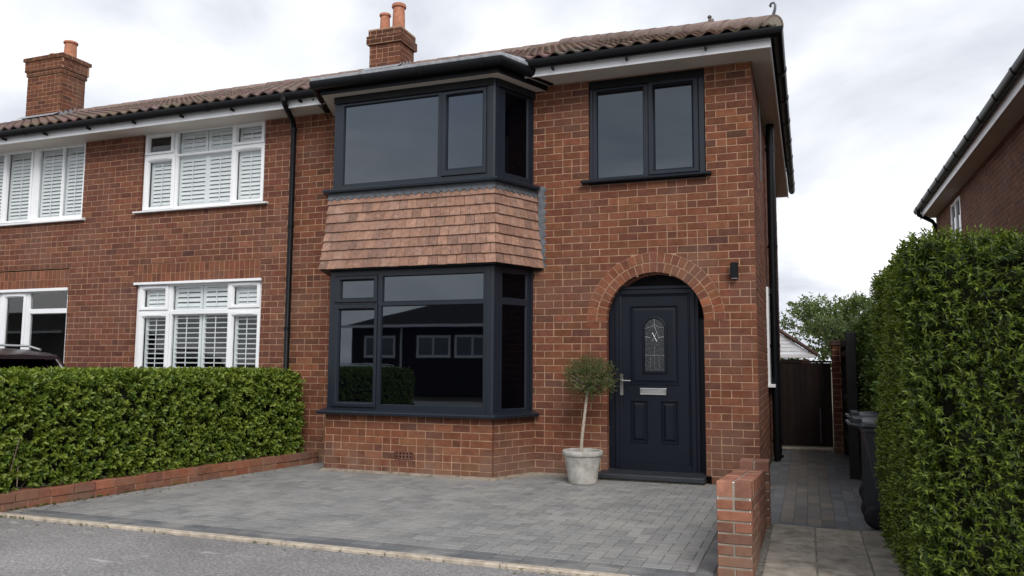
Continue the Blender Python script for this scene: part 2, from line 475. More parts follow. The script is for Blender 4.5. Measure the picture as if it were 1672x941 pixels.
def window(name, parent, pl, rect, lights, mat, glassmat, depth=.07, d=0., sill=None, vent=True, label=None):
    """lights: (glass rect, sash rect or None). frame is the window's own mesh; sashes, panes and sill are its pieces"""
    mb = MB()
    holes = []
    for g, s in lights:
        holes.append(tuple(s) if s else (g[0]-.016, g[1]+.016, g[2]-.016, g[3]+.016))
    cells(mb, pl, rect, holes, d-depth, d)
    for (g, s), h in zip(lights, holes):
        if not s: mb.ring(pl, h, [(0, d), (.004, d+.0005), (.016, d-.020), (.016, d-.034)])
        else: mb.ring(pl, h, [(0, d), (.004, d-.012), (.02, d-.012)])
    w = mb.build(name, mat, parent)
    if label: w['label'] = label
    for g, s in lights:
        if s:
            mb = MB()
            s2 = (s[0]+.004, s[1]-.004, s[2]+.004, s[3]-.004)
            t = [g[0]-s2[0], s2[1]-g[1], g[2]-s2[2], s2[3]-g[3]]
            def loop(f, dd, sh=0):
                return [pl.p(s2[0]+t[0]*f+sh, s2[2]+t[2]*f+sh, dd), pl.p(s2[1]-t[1]*f-sh, s2[2]+t[2]*f+sh, dd), pl.p(s2[1]-t[1]*f-sh, s2[3]-t[3]*f-sh, dd), pl.p(s2[0]+t[0]*f+sh, s2[3]-t[3]*f-sh, dd)]
            mb.loft([loop(0, d-.012), loop(0, d+.014), loop(0, d+.020, .007), loop(.68, d+.020), loop(.78, d+.013), loop(1, d-.014), loop(1, d-.034)], caps=False)
            if vent:
                um, vm = (s2[0]+s2[1])/2, s2[3]-t[3]*.45
                wv = min(.16, (s2[1]-s2[0])*.28)
                mb.pbox(pl, um-wv, um+wv, vm-.011, vm+.011, d+.018, d+.028)
            mb.build('opening_sash', mat, w)
        mb = MB()
        if glassmat is DG: mb.pbox(pl, g[0]-.004, g[1]+.004, g[2]-.004, g[3]+.004, d-.036, d-.028)
        else: mb.face([pl.p(a, b, d-.030) for a, b in ((g[0]-.004, g[2]-.004), (g[1]+.004, g[2]-.004), (g[1]+.004, g[3]+.004), (g[0]-.004, g[3]+.004))])
        mb.build('pane', glassmat, w)
    if sill:
        mb = MB()
        su0, su1, sv0, sv1, sd = sill
        pr = [pl.p(su0, sv0, d-.05), pl.p(su0, sv0, sd), pl.p(su0, sv0+(sv1-sv0)*.55, sd+.003), pl.p(su0, sv1, d+.002), pl.p(su0, sv1, d-.05)]
        pr2 = [q+pl.u*(su1-su0) for q in pr]
        mb.loft([pr, pr2]); mb.build('sill', mat, w, bevel=.004)
    return w

# first-floor bay: front
w = window('bay_window', end_house, B, (-6.0, -3.725, 3.745, 5.04), [((-5.845, -4.44, 3.815, 4.89), None), ((-4.30, -3.81, 3.905, 4.865), (-4.375, -3.745, 3.80, 4.925))], AN, DG, label='first floor charcoal bay window above the hung tiles')
def bay_extra(w, z0, z1, sillz, ret_lights, d=0):
    mb = MB()
    cells(mb, RET, (.085, RL-.005, z0, z1), [h for h in [(g[0]-.016, g[1]+.016, g[2]-.016, g[3]+.016) for g in ret_lights]], -.07, 0)
    for g in ret_lights: mb.ring(RET, (g[0]-.016, g[1]+.016, g[2]-.016, g[3]+.016), [(0, 0), (.004, .0005), (.016, -.02), (.016, -.034)])
    mb.pbox(RET, RL-.055, RL-.012, z0, z1, .0, .016)
    mb.build('return_frame', AN, w); mb = MB()
    cells(mb, LRT, (0, RL-.02, z0, z1), [(g[0]-.016, g[1]+.016, g[2]-.016, g[3]+.016) for g in [(RL-a[1], RL-a[0], a[2], a[3]) for a in ret_lights]], -.07, 0)
    mb.build('return_frame', AN, w)
    for g in ret_lights:
        mb = MB(); mb.pbox(RET, g[0]-.004, g[1]+.004, g[2]-.004, g[3]+.004, -.036, -.028); mb.build('pane', M['side_glass'], w)
        mb = MB(); mb.pbox(LRT, RL-g[1]-.004, RL-g[0]+.004, g[2]-.004, g[3]+.004, -.036, -.028); mb.build('pane', DG, w)
    # corner post with a rounded nose
    mb = MB()
    pts = [B.p(-3.725, 0, -.02), B.p(-3.725, 0, .012), B.p(-3.69, 0, .016), B.p(RC.x-.012, 0, .016), RET.p(.0, 0, .018), RET.p(.012, 0, .016), RET.p(.055, 0, .016), RET.p(.085, 0, .012), RET.p(.085, 0, -.03)]
    mb.loft([[p+Vector((0, 0, z0)) for p in pts], [p+Vector((0, 0, z1)) for p in pts]]); mb.build('corner_post', AN, w, bevel=.004)
    mb = MB()
    o = bay_outline(0)
    path = [Vector((p.x, p.y, sillz)) for p in o]
    mb.sweep(path, [(-.06, -.002), (.12, -.002), (.125, .03), (.118, .042), (.006, .072), (-.06, .072)])
    mb.build('sill', AN, w, bevel=.003)
    mb = MB()
    o2 = bay_outline(-.22)
    mb.loft([[Vector((p.x, p.y, z)) for p in o2] for z in (z0+.01, z1-.01)]); mb.build('dark_room', M['interior'], w)
bay_extra(w, 3.745, 5.04, 3.685, [(.205, .622, 3.845, 4.90)])
mb = MB(); mb.pbox(B, -6.0, -3.66, 4.935, 5.03, .021, .032); mb.build('head_board', M['blackflat'], w); mb = MB(); mb.pbox(RET, .02, RL, 4.935, 5.03, .021, .032); mb.build('head_board', M['blackflat'], w)
w = window('bay_window', end_house, B, (-6.0, -3.725, .80, 2.64), [((-5.83, -5.34, 2.265, 2.49), (-5.925, -5.27, 2.198, 2.56)), ((-5.19, -3.778, 2.21, 2.53), None),
    ((-5.842, -5.32, .895, 2.098), (-5.932, -5.262, .825, 2.18)), ((-5.205, -3.776, .875, 2.14), None)], AN, DG, label='ground floor charcoal bay window above the brick plinth')
bay_extra(w, .80, 2.64, .738, [(.175, .612, 2.24, 2.541), (.175, .605, .845, 2.14)])
# bedroom window over the door
PW = Pl((0, YF+.05), (1, 0), (0, -1))
w = window('window', end_house, PW, (-2.585, -1.115, 3.765, 5.09), [((-2.483, -1.893, 3.81, 4.945), None), ((-1.738, -1.278, 3.86, 4.94), (-1.825, -1.19, 3.785, 5.01))], AN, DG, d=0, label='charcoal two-light window over the front door')
mb = MB(); mb.pbox(PW, -2.588, -1.112, 4.985, 5.10, .001, .035); mb.build('head_board', M['black'], w)
mb = MB(); mb.pbox(PW, -1.186, -1.118, 3.765, 5.03, .001, .02); mb.build('frame_extension', AN, w, bevel=.003); mb = MB(); mb.pbox(PW, -2.585, -2.545, 3.765, 5.03, .001, .016); mb.build('frame_extension', AN, w, bevel=.003)
mb = MB(); mb.sweep([(-2.675, YF+.04, 3.72), (-1.04, YF+.04, 3.72)], [(-.05, -.022), (.012, -.022), (.012, 0), (.145, 0), (.15, .028), (.03, .052), (-.05, .052)]); mb.build('sill', AN, w, bevel=.003)

# white windows next door with louvred shutters
def shutters(w, pl, panels, d, tilt, gap=.062):
    for (u0, u1, v0, v1) in panels:
        mb = MB()
        st = .045
        mb.pbox(pl, u0, u0+st, v0, v1, d-.028, d); mb.pbox(pl, u1-st, u1, v0, v1, d-.028, d)
        mb.pbox(pl, u0+st, u1-st, v0, v0+.06, d-.027, d-.001); mb.pbox(pl, u0+st, u1-st, v1-.05, v1, d-.027, d-.001)
        n = max(1, int((v1-v0-.11)/gap)); g = (v1-v0-.11)/n
        c, s = math.cos(tilt), math.sin(tilt); hw = .032
        for i in range(n):
            vc = v0+.06+(i+.5)*g; dc = d-.014; th = .004
            q = []
            for uu in (u0+st, u1-st):
                q.append([pl.p(uu, vc+a*s+b_*c, dc-a*c+b_*s) for a, b_ in ((-hw, -th), (hw, -th), (hw, th), (-hw, th))])
            mb.loft(q)
        mb.pbox(pl, (u0+u1)/2-.006, (u0+u1)/2+.006, v0+.07, v1-.07, d+.020, d+.028)
        mb.build('shutter', M['shutter'], w)
PN = Pl((0, YF+.045), (1, 0), (0, -1))
WH, CL = M['white'], M['clear']
def room(w, pl, rect, depth=1.0):
    mb = MB()
    a, b, c_, d = rect
    q = [pl.p(u, v, -.09) for u, v in ((a, c_), (b, c_), (b, d), (a, d))]; r = [p-pl.n*depth for p in q]
    mb.loft([q, r], caps=False); mb.face(r)
    mb.build('dark_room', M['interior'], w)
S = .045
def sash(g, l=.075, r=.075, b=.075, t=.075): return (g[0]-l, g[1]+r, g[2]-b, g[3]+t)
L1 = [((-9.995, -9.56, 4.81, 5.045), sash((-9.995, -9.56, 4.81, 5.045), .08, .08, .055, .075)), ((-9.41, -8.35, 4.735, 5.08), None), ((-8.235, -7.79, 4.82, 5.045), sash((-8.235, -7.79, 4.82, 5.045), .08, .075, .06, .075)),
      ((-9.99, -9.53, 3.90, 4.64), sash((-9.99, -9.53, 3.90, 4.64), .08, .09, .06, .085)), ((-9.40, -8.35, 3.885, 4.69), None), ((-8.235, -7.785, 3.905, 4.665), sash((-8.235, -7.785, 3.905, 4.665), .08, .08, .06, .08))]
w = window('window', neighbour, PN, N1, L1, WH, CL, sill=(-10.18, -7.58, 3.79, 3.835, .115), label='white first floor window with shutters, nearest the drainpipe')
shutters(w, PN, [(-10.0, -9.52, 3.87, 4.70), (-9.42, -8.86, 3.87, 4.72), (-8.88+.02, -8.33, 3.87, 4.72), (-8.25, -7.76, 3.87, 4.70), (-9.42, -8.88, 4.72, 5.1), (-8.86, -8.33, 4.72, 5.1), (-8.25, -7.76, 4.76, 5.08)], -.08, 1.12)
room(w, PN, N1)
L2 = [((-9.965, -9.53, 2.275, 2.545), sash((-9.965, -9.53, 2.275, 2.545), .08, .08, .06, .07)), ((-9.385, -8.32, 2.22, 2.60), None), ((-8.20, -7.77, 2.28, 2.55), sash((-8.2, -7.77, 2.28, 2.55), .08, .075, .06, .07)),
      ((-9.955, -9.50, 1.12, 2.10), sash((-9.955, -9.50, 1.12, 2.10), .08, .09, .06, .08)), ((-9.38, -8.30, 1.10, 2.14), None), ((-8.19, -7.75, 1.12, 2.10), sash((-8.19, -7.75, 1.12, 2.10), .08, .08, .06, .08))]
w = window('window', neighbour, PN, N2, L2, WH, CL, sill=(-10.16, -7.58, .955, 1.005, .115), label='white ground floor window with half open shutters behind the clipped hedge')
mb = MB(); mb.pbox(PN, -10.12, -7.65, 2.625, 2.665, .001, .075); mb.build('head_drip', WH, w, bevel=.004)
shutters(w, PN, [(-9.97, -9.49, 1.06, 2.15), (-9.39, -8.85, 1.06, 2.18), (-8.83, -8.29, 1.06, 2.18), (-8.21, -7.73, 1.06, 2.15)], -.08, .18, gap=.075)
shutters(w, PN, [(-9.97, -9.49, 2.2, 2.58), (-9.39, -8.85, 2.2, 2.62), (-8.83, -8.29, 2.2, 2.62), (-8.21, -7.73, 2.2, 2.58)], -.08, 1.1)
room(w, PN, N2)
L3 = [((-13.85, -13.33, 3.86, 5.06), sash((-13.85, -13.33, 3.86, 5.06), .07, .07, .05, .06)), ((-13.22, -12.66, 3.86, 5.06), sash((-13.22, -12.66, 3.86, 5.06), .06, .06, .05, .06)), ((-12.46, -11.93, 3.875, 5.055), None), ((-11.88, -11.44, 3.875, 5.055), None)]
w = window('window', neighbour, PN, N3, L3, WH, CL, sill=(-14.0, -11.27, 3.75, 3.81, .11), vent=False, label='white first floor window at the edge of the photo, below the tall chimney')
shutters(w, PN, [(-13.88, -13.3, 3.84, 5.08), (-13.25, -12.62, 3.84, 5.08), (-12.48, -11.94, 3.84, 5.08), (-11.90, -11.42, 3.84, 5.08)], -.08, 1.0)
room(w, PN, N3)
L4 = [((-13.9, -13.25, 1.12, 2.5), sash((-13.9, -13.25, 1.12, 2.5), .07, .07, .05, .07)), ((-13.05, -12.63, 1.12, 2.49), sash((-13.05, -12.63, 1.12, 2.49), .08, .07, .06, .075)), ((-12.485, -11.63, 2.29, 2.56), None), ((-12.465, -11.63, 1.10, 2.20), None)]
w = window('window', neighbour, PN, N4, L4, WH, CL, sill=(-14.2, -11.5, .955, 1.005, .115), label='white unshuttered ground floor window behind the parked car')
mb = MB(); mb.pbox(PN, -14.1, -11.56, 2.58, 2.63, .001, .07); mb.build('head_drip', WH, w, bevel=.004)
room(w, PN, N4, .6)
# side window (seen edge-on)
PS = Pl((XC, YF), (0, 1), (1, 0))
w = window('window', end_house, PS, SW, [((SW[0]+.09, SW[0]+.5, SW[2]+.09, SW[3]-.09), None), ((SW[0]+.58, SW[1]-.09, SW[2]+.09, SW[3]-.09), None)], WH, DG, d=.03, depth=.1, vent=False, label='white window in the side wall')
mb = MB(); mb.pbox(PS, SW[0]-.06, SW[1]+.06, SW[2]-.045, SW[2], -.02, .10); mb.build('sill', WH, w, bevel=.004)

# ------------------------------------------------------------------ hung tiles and lead on the bay
def hung_tiles():
    mb = MB(); z0, z1, n = 2.645, 3.655, 8
    def dz(z):
        t = (z-z0)/(z1-z0); return .035+.095*(1-t)**1.35
    for k in range(n):
        za, zb = z0+(z1-z0)*k/n, z0+(z1-z0)*(k+1)/n
        top = zb+.02
        oa, ob = bay_outline(dz(za)+.022), bay_outline(dz(zb)+.001)
        ia = bay_outline(dz(za)-.004)
        for s in range(3):
            A0, A1, B0, B1, I0, I1 = oa[s], oa[s+1], ob[s], ob[s+1], ia[s], ia[s+1]
            Ln = (A1-A0).length; m = max(2, round(Ln/.136))
            ts = [0]+[(i+(.5 if k % 2 else 0)+rnd.uniform(-.10, .10))/m for i in range(1 if k % 2 == 0 else 0, m)]+[1]
            ts = sorted(t for t in ts if 0 <= t <= 1)
            for t0, t1 in zip(ts[:-1], ts[1:]):
                if t1-t0 < .02/Ln: continue
                g = .0024/Ln
                c0 = rnd.choice([(.27, .152, .108), (.29, .165, .118), (.25, .142, .104), (.215, .127, .097), (.28, .17, .128), (.31, .178, .128)])
                j = rnd.uniform(.85, 1.12); c = tuple(x*j for x in c0)
                jz = rnd.uniform(-.003, .003); jd = rnd.uniform(-.002, .003)
                a0, a1 = A0.lerp(A1, t0+g), A0.lerp(A1, t1-g); b0, b1 = B0.lerp(B1, t0+g), B0.lerp(B1, t1-g); i0, i1 = I0.lerp(I1, t0+g), I0.lerp(I1, t1-g)
                nn = Vector((A1.y-A0.y, -(A1.x-A0.x))).normalized()*jd
                a0, a1 = a0+nn, a1+nn
                V = lambda p, z: (p.x, p.y, z)
                mb.hexa([V(i0, za+jz), V(i1, za+jz), V(b1, top-.03), V(b0, top-.03), V(a0, za+jz), V(a1, za+jz), V(b1, zb+.004), V(b0, zb+.004)], 0, c)
    mb.build('tile_hanging', M['tile'], end_house)
    mb = MB()
    o, i = bay_outline(.125), bay_outline(-.05)
    mb.loft([[Vector((p.x, p.y, z)) for p in o] for z in (2.628, 2.640)]); mb.build('tile_base_board', M['black'], end_house)
    mb = MB(); o = bay_outline(.025); o2 = bay_outline(.06)
    mb.loft([[Vector((p.x, p.y, 2.645)) for p in o2], [Vector((p.x, p.y, 3.68)) for p in o]]); mb.build('bay_apron', M['blackflat'], end_house)
    # lead strip with zigzag edge under the upper sill
    mb = MB()
    oA, oB = bay_outline(.060), bay_outline(.046)
    for s in range(3):
        Ln = (oA[s+1]-oA[s]).length; m = round(Ln/.105)
        for q in range(m):
            for (t0, t1, h0, h1) in ((q/m, (q+.5)/m, 0, .035), ((q+.5)/m, (q+1)/m, .035, 0)):
                a, b = oA[s].lerp(oA[s+1], t0), oA[s].lerp(oA[s+1], t1); c, d = oB[s].lerp(oB[s+1], t0), oB[s].lerp(oB[s+1], t1)
                jj = 0
                mb.hexa([(c.x, c.y+.004, 3.61-h0), (d.x, d.y+.004, 3.61-h1), (d.x, d.y+.004, 3.69), (c.x, c.y+.004, 3.69), (a.x, a.y, 3.61-h0), (b.x, b.y, 3.61-h1), (d.x, d.y-.003, 3.69), (c.x, c.y-.003, 3.69)])
    mb.build('lead_flashing', M['lead'], end_house)
    mb = MB()
    zz = 2.635; prev = .055
    pts = []
    while zz < 3.74:
        pts.append((zz, .085 if len(pts) % 2 else .045)); zz += .045+.01*(len(pts) % 2)
    for (za, wa), (zb, wb) in zip(pts[:-1], pts[1:]):
        e = -3.245
        mb.hexa([F.p(e-.03, za, .001), F.p(e+wa, za, .001), F.p(e+wb, zb, .001), F.p(e-.03, zb, .001), F.p(e-.03, za, .012), F.p(e+wa, za, .004), F.p(e+wb, zb, .004), F.p(e-.03, zb, .012)])
    mb.build('lead_flashing', M['lead'], end_house)
hung_tiles()

# ------------------------------------------------------------------ eaves, gutters, downpipes
XE = -.30; YE = 9.36
G = [(.005, 0)]+[(.07+.068*math.cos(a), -.068*math.sin(a)*1.35) for a in [math.pi*(1-i/10) for i in range(11)]]+[(.135, .008), (.128, .008), (.12, -.02), (.02, -.02)]
def eaves(root, xa, xb, side):
    path = [(xa, YE, 0), (xb, YE, 0)]+([(xb, 18.25, 0)] if side else [])
    mb = MB(); mb.sweep([Vector(p)+Vector((0, 0, 5.08)) for p in path], [(-.02, 0), (0, 0), (0, .16), (-.02, .16)]); mb.build('fascia', M['white'], root, bevel=.002)
    mb = MB(); mb.box(xa, xb-.02, YE+.02, YF+.1, 5.098, 5.112)
    if side: mb.box(XC-.05, xb-.02, YF+.1, 18.2, 5.098, 5.112)
    for k in range(int((xb-xa)/.9)+1):
        x = xa+k*.9+.3
        if x < xb-.1: mb.box(x, x+.004, YE+.02, YF, 5.0975, 5.099)
    mb.build('soffit', M['soffit'], root)
    mb = MB(); mb.sweep([Vector(p)+Vector((0, 0, 5.255)) for p in path], [(o+.002, h) for o, h in G])
    # union joints
    for x in np.arange(xa+.9, xb-.3, 1.9):
        mb.sweep([(x, YE, 5.255), (x+.07, YE, 5.255)], [(o*1.0+(.006 if o > .05 else .002), h*1.06) for o, h in G])
    if side:
        for y in np.arange(YE+1.2, 18, 1.15):
            mb.sweep([(xb, y, 5.255), (xb, y+.09, 5.255)], [(o*1.0+(.010 if o > .05 else .002), h*1.1) for o, h in G])
    for x in np.arange(xa+.4, xb-.2, .95): mb.box(x, x+.022, YE-.085, YE, 5.13, 5.165)
    mb.build('gutter', M['black'], root, smooth=50)
eaves(end_house, PARTY, XE, True)
eaves(neighbour, -16.9, PARTY, False)

def strap(mb, x, y, z, r): mb.tube([(x, y, z-.02), (x, y, z+.02)], r, 12)
mb = MB()
mb.tube([(-6.98, 9.27, 5.20), (-6.98, 9.27, 5.17), (-6.985, 9.30, 5.12), (-7.08, 9.60, 5.00), (-7.10, 9.67, 4.95), (-7.10, 9.69, 4.85), (-7.10, 9.69, .12), (-7.09, 9.65, .06), (-7.05, 9.58, .045)], .040, 14)
for z in (4.86, 3.4, 1.9, .5): strap(mb, -7.10, 9.69, z, .049)
mb.tube([(-6.98, 9.27, 5.15), (-6.98, 9.27, 5.25)], .05, 14)
mb.build('downpipe', M['black'], neighbour, smooth=50)
mb = MB()
mb.tube([(-.45, 12.55, 5.1), (-.455, 12.55, 4.9), (-.455, 12.55, .10), (-.42, 12.52, .05)], .062, 14)
mb.tube([(-.455, 12.43, .02), (-.455, 12.43, 4.75)], .05, 12)
for z in (4.7, 3.2, 1.7, .3): strap(mb, -.455, 12.55, z, .075)
mb.build('downpipe', M['black'], end_house, smooth=50)
mb = MB(); mb.tube([(-.535, 11.15, 5.0), (-.53, 11.16, 4.6), (-.535, 11.15, 3.9)], .010, 8); mb.build('overflow_pipe', M['lead'], end_house, smooth=50)
mb = MB(); mb.tube([(-6.55, 9.34, 5.16), (-6.5, 9.45, 5.09), (-6.52, 9.6, 5.07), (-6.55, 9.75, 4.98)], .008, 6); mb.build('cable', M['black'], end_house, smooth=50)

# bay roof: soffit, fascia, gutter, lead
mb = MB(); o = bay_outline(.17)
mb.loft([[Vector((p.x, p.y, z)) for p in o] for z in (5.03, 5.045)]); mb.build('bay_soffit', M['soffit'], end_house)
mb = MB(); o = [Vector((p.x, p.y, 5.025)) for p in bay_outline(.172)]
mb.sweep(o, [(0, 0), (.012, 0), (.012, .19), (0, .19)])
mb.sweep([Vector((p.x, p.y, 5.175)) for p in bay_outline(.185)], [(o_*1.0, h*1.05) for o_, h in G]); 
for t in (.25, .6, .92):
    p = bay_outline(.185); a = p[1].lerp(p[2], t)
    mb.sweep([(a.x, a.y, 5.175), (a.x+.05, a.y, 5.175)], [(o_+(.006 if o_ > .05 else 0), h*1.12) for o_, h in G])
mb.build('bay_gutter', M['black'], end_house, smooth=50)
mb = MB(); o = bay_outline(.315)
lo = [Vector((p.x, p.y, 5.186)) for p in o]; lo2 = [Vector((p.x, p.y, 5.228)) for p in o]
hi = [Vector((-6.35, 9.55, 5.36)), Vector((-6.05, 9.42, 5.345)), Vector((-3.6, 9.42, 5.345)), Vector((-3.25, 9.55, 5.36))]
mb.loft([lo, lo2, hi]); mb.build('bay_roof', M['lead_pale'], end_house, bevel=.006)

# ------------------------------------------------------------------ roofs
PITCH = 24.7; T = math.tan(R_(PITCH)); ZE = 5.285; YR = 9.32
DR = 3.62
def roof_slope(mb, x0, x1):
    """wavy interlocking tiles, course by course, on the front slope"""
    pit = .212; step = 1/8*pit; nu = int(round((x1-x0)/step)); cs, cp = math.cos(R_(PITCH)), math.sin(R_(PITCH))
    Ltot = DR/cs; rows = 11; ln = Ltot/rows
    cols = {}
    for r in range(rows):
        off = rnd.uniform(-.004, .004)
        for iu in range(nu):
            ua, ub = x0+iu*step, x0+(iu+1)*step
            key = (r, int(math.floor((ua-x0)/(2*pit))))
            if key not in cols:
                c0 = rnd.choice([(.125, .083, .066), (.15, .098, .078), (.105, .074, .062), (.17, .11, .085), (.135, .095, .08)])
                cols[key] = tuple(q*rnd.uniform(.85, 1.15) for q in c0), rnd.uniform(-.004, .004)
            c, jt = cols[key]
            def P(u, s, h): return (u, YR+s*cs-h*cp, ZE+s*cp+h*cs)
            def H(u): 
                ph = (u-x0)/pit*2*math.pi
                return .046*max(0, .5+.5*math.cos(ph))**1.2
            s0, s1 = r*ln-.02+jt, (r+1)*ln
            ha, hb = H(ua)+.036, H(ub)+.036
            mb.face([P(ua, s0, ha), P(ub, s0, hb), P(ub, s1, hb-.034), P(ua, s1, ha-.034)], 0, c)
            mb.face([P(ua, s0, ha-.022), P(ub, s0, hb-.022), P(ub, s0, hb), P(ua, s0, ha)], 0, c)
            if r == 0: mb.face([P(ua, .2, ha-.03), P(ub, .2, hb-.03), P(ub, s0, hb-.022), P(ua, s0, ha-.022)], 0, c)
def roof(root, x0, x1, hip):
    mb = MB(); roof_slope(mb, x0, x1)
    yr, zr = YR+DR, ZE+DR*T
    off = Vector((0, 0, 0))
    o = mb.build('roof', [M['rooftile']], root)
    if hip:
        bm = bmesh.new(); bm.from_mesh(o.data); og = origin_of(root)
        n = Vector((1, 1, 0)).normalized(); p = Vector((XE+.06, YR, 0))-og
        bmesh.ops.bisect_plane(bm, geom=bm.verts[:]+bm.edges[:]+bm.faces[:], plane_co=p, plane_no=n, clear_outer=True)
        bm.to_mesh(o.data); bm.free()
    # rear slope, hip slope and underlay
    mb = MB()
    d = .03
    if hip:
        xh = XE+.06; yb = yr+DR
        mb.face([(x0, YR+.02, ZE-d), (xh-.02, YR+.02, ZE-d), (xh-DR, yr, zr-d), (x0, yr, zr-d)], 0, (.11, .08, .065))
        mb.face([(xh, YR, ZE+.02), (xh, yb, ZE+.02), (xh-DR, yr, zr+.02)], 0, (.13, .09, .07))
        mb.face([(xh, yb, ZE), (x0, yb, ZE), (x0, yr, zr), (xh-DR, yr, zr)], 0, (.13, .09, .07))
    else:
        mb.face([(x0, YR+.02, ZE-d), (x1, YR+.02, ZE-d), (x1, yr, zr-d), (x0, yr, zr-d)], 0, (.11, .08, .065))
        mb.face([(x1, yr+DR, ZE), (x0, yr+DR, ZE), (x0, yr, zr), (x1, yr, zr)], 0, (.13, .09, .07))
        mb.face([(x0, yr+DR, ZE), (x0, YR, ZE), (x0, yr, zr)], 0, (.2, .075, .05))
    mb.build('rear_slope', M['rooftile'], root)
    return yr, zr
yr, zr = roof(end_house, PARTY, XE+.06, True)
roof(neighbour, -16.9, PARTY, False)

def barrel(mb, a, b, r=.125, seg=.42):
    """half-round capping tiles laid end to end from a to b"""
    a, b = Vector(a), Vector(b); L = (b-a).length; n = max(1, round(L/seg)); d = (b-a)/L
    side = Vector((d.y, -d.x, 0)).normalized(); up = side.cross(d)
    if up.z < 0: up = -up
    for i in range(n):
        p, q = a+d*(L*i/n), a+d*(L*(i+1)/n+.02)
        c0 = rnd.choice([(.19, .13, .115), (.165, .115, .10), (.21, .15, .13)]); j = rnd.uniform(.9, 1.1); c = tuple(x*j for x in c0)
        rings = []
        for pp, rr in ((p, r*1.05), (q, r*.97)):
            rings.append([pp+side*(rr*math.cos(t))+up*(rr*math.sin(t)*.95) for t in [math.pi*(k/12*1.1-.05) for k in range(13)]])
        in_ = [pp+(v-pp)*.86 for pp, v in [(p, v) for v in rings[0]]]
        mb.loft([in_, rings[0], rings[1]], 0, c, caps=False, closed=False)
    return side, up
hx = XE+.06
mb = MB(); barrel(mb, (PARTY, yr, zr+.0), (hx-DR+.1, yr, zr+.0)); mb.build('ridge_tiles', M['ridge'], end_house, smooth=60)
mb = MB(); s_, u_ = barrel(mb, (hx-.02, YR+.03, ZE+.03), (hx-DR, yr, zr+.03), r=.135)
a = Vector((hx-.022, YR+.028, ZE+.03))
disc = [a+s_*(.118*math.cos(t))+u_*(.112*math.sin(t)) for t in [math.pi*k/14 for k in range(15)]]
mb.face(disc, 1); mb.face(list(reversed(disc)), 1)
mb.build('hip_tiles', [M['ridge'], M['grey_mortar']], end_house, smooth=60)
mb = MB()
h0 = Vector((hx-.03, YR+.02, ZE+.15))
hp = [h0+Vector((0, 0, 0)), h0+Vector((.025, -.02, .07)), h0+Vector((.03, -.025, .12)), h0+Vector((.015, -.015, .155)), h0+Vector((-.015, .005, .16)), h0+Vector((-.03, .015, .14)), h0+Vector((-.018, .008, .125))]
mb.tube(hp, [.02, .016, .014, .013, .013, .013, .014], 8); mb.build('hip_iron', M['lead'], end_house, smooth=50)
mb = MB(); barrel(mb, (-16.9, yr, zr), (PARTY, yr, zr)); mb.build('ridge_tiles', M['ridge'], neighbour, smooth=60)
# lower rear wing: its ridge shows behind the hip
mb = MB()
ry, rz = 13.75, 7.27
barrel(mb, (-1.40, ry, rz), (-4.9, ry, rz), r=.135)
mb.tube([(-1.40, ry+.15*math.cos(t), rz+.15*math.sin(t)) for t in [math.pi*(k/16*1.1-.05) for k in range(17)]], .022, 6, 0, (.12, .095, .085))
a = Vector((-1.385, ry, rz)); disc = [a+Vector((0, .105*math.cos(t), .105*math.sin(t))) for t in [math.pi*k/14 for k in range(15)]]
mb.face(disc, 0, (.16, .09, .075)); mb.face(list(reversed(disc)), 0, (.16, .09, .075))
mb.tube([(-1.45, ry, rz+.12), (-1.45, ry, rz+.19)], [.035, .02], 8, 0, (.12, .1, .09)); mb.lathe([(.012, rz+.185), (.035, rz+.20), (.04, rz+.22), (.022, rz+.245)], -1.45, ry, 10, 0, (.14, .115, .1))
for sgn in (-1, 1):
    mb.face([(-1.45, ry, rz), (-4.4, ry, rz), (-4.4, ry+sgn*1.3, rz-.62), (-1.45, ry+sgn*1.3, rz-.62)], 0, (.13, .09, .07))
mb.face([(-1.5, ry, rz-.004), (-1.5, ry+1.3, rz-.62), (-1.5, ry-1.3, rz-.62)], 0, (.2, .075, .05))
mb.build('rear_roof', M['ridge'], end_house, smooth=50)

def chimney(root, x0, x1, y0, y1, zb, zt, steps, pots, dark):
    mb = MB()
    brick_block(mb, x0, x1, y0, y1, zb, steps[0][0], hk=.3, k=.85)
    for (za, zb2, o) in steps:
        brick_block(mb, x0-o, x1+o, y0-o, y1+o, za, zb2, hk=.3, k=dark)
    top = steps[-1][1]
    mb.box(x0-.02, x1+.02, y0-.02, y1+.02, top, top+.03, 1)
    c = mb.build('chimney', [M['brick'], M['mortar']], root)
    for (px, py, r, h, lab) in pots:
        mb = MB()
        z = top+.02
        mb.lathe([(r*.95, z), (r*.92, z+h*.5), (r*.86, z+h*.86), (r*1.06, z+h*.88), (r*1.1, z+h*.94), (r*1.02, z+h), (r*.8, z+h), (r*.75, z+h*.7)], px, py, 22)
        mb.build('chimney_pot', M['terracotta'], c, smooth=35)
    mb = MB()
    zf = ZE+(y0-YR)*T
    mb.box(x0-.06, x1+.06, y0-.035, y0-.004, zf-.06, zf+.13)
    mb.face([(x0-.06, y0-.035, zf+.13), (x0-.06, y0-.2, zf+.02), (x1+.06, y0-.2, zf+.02), (x1+.06, y0-.035, zf+.13)])
    for i in range(4):
        ya, yb_ = y0+i*.12, y0+i*.12+.13; z = ZE+(ya-YR)*T
        mb.hexa([(x1+.004, ya, z-.05), (x1+.03, ya, z-.05), (x1+.03, yb_, z+.0), (x1+.004, yb_, z+.0), (x1+.004, ya, z+.17), (x1+.02, ya, z+.17), (x1+.02, yb_, z+.14), (x1+.004, yb_, z+.14)])
    mb.build('flashing', M['lead_pale'], c)
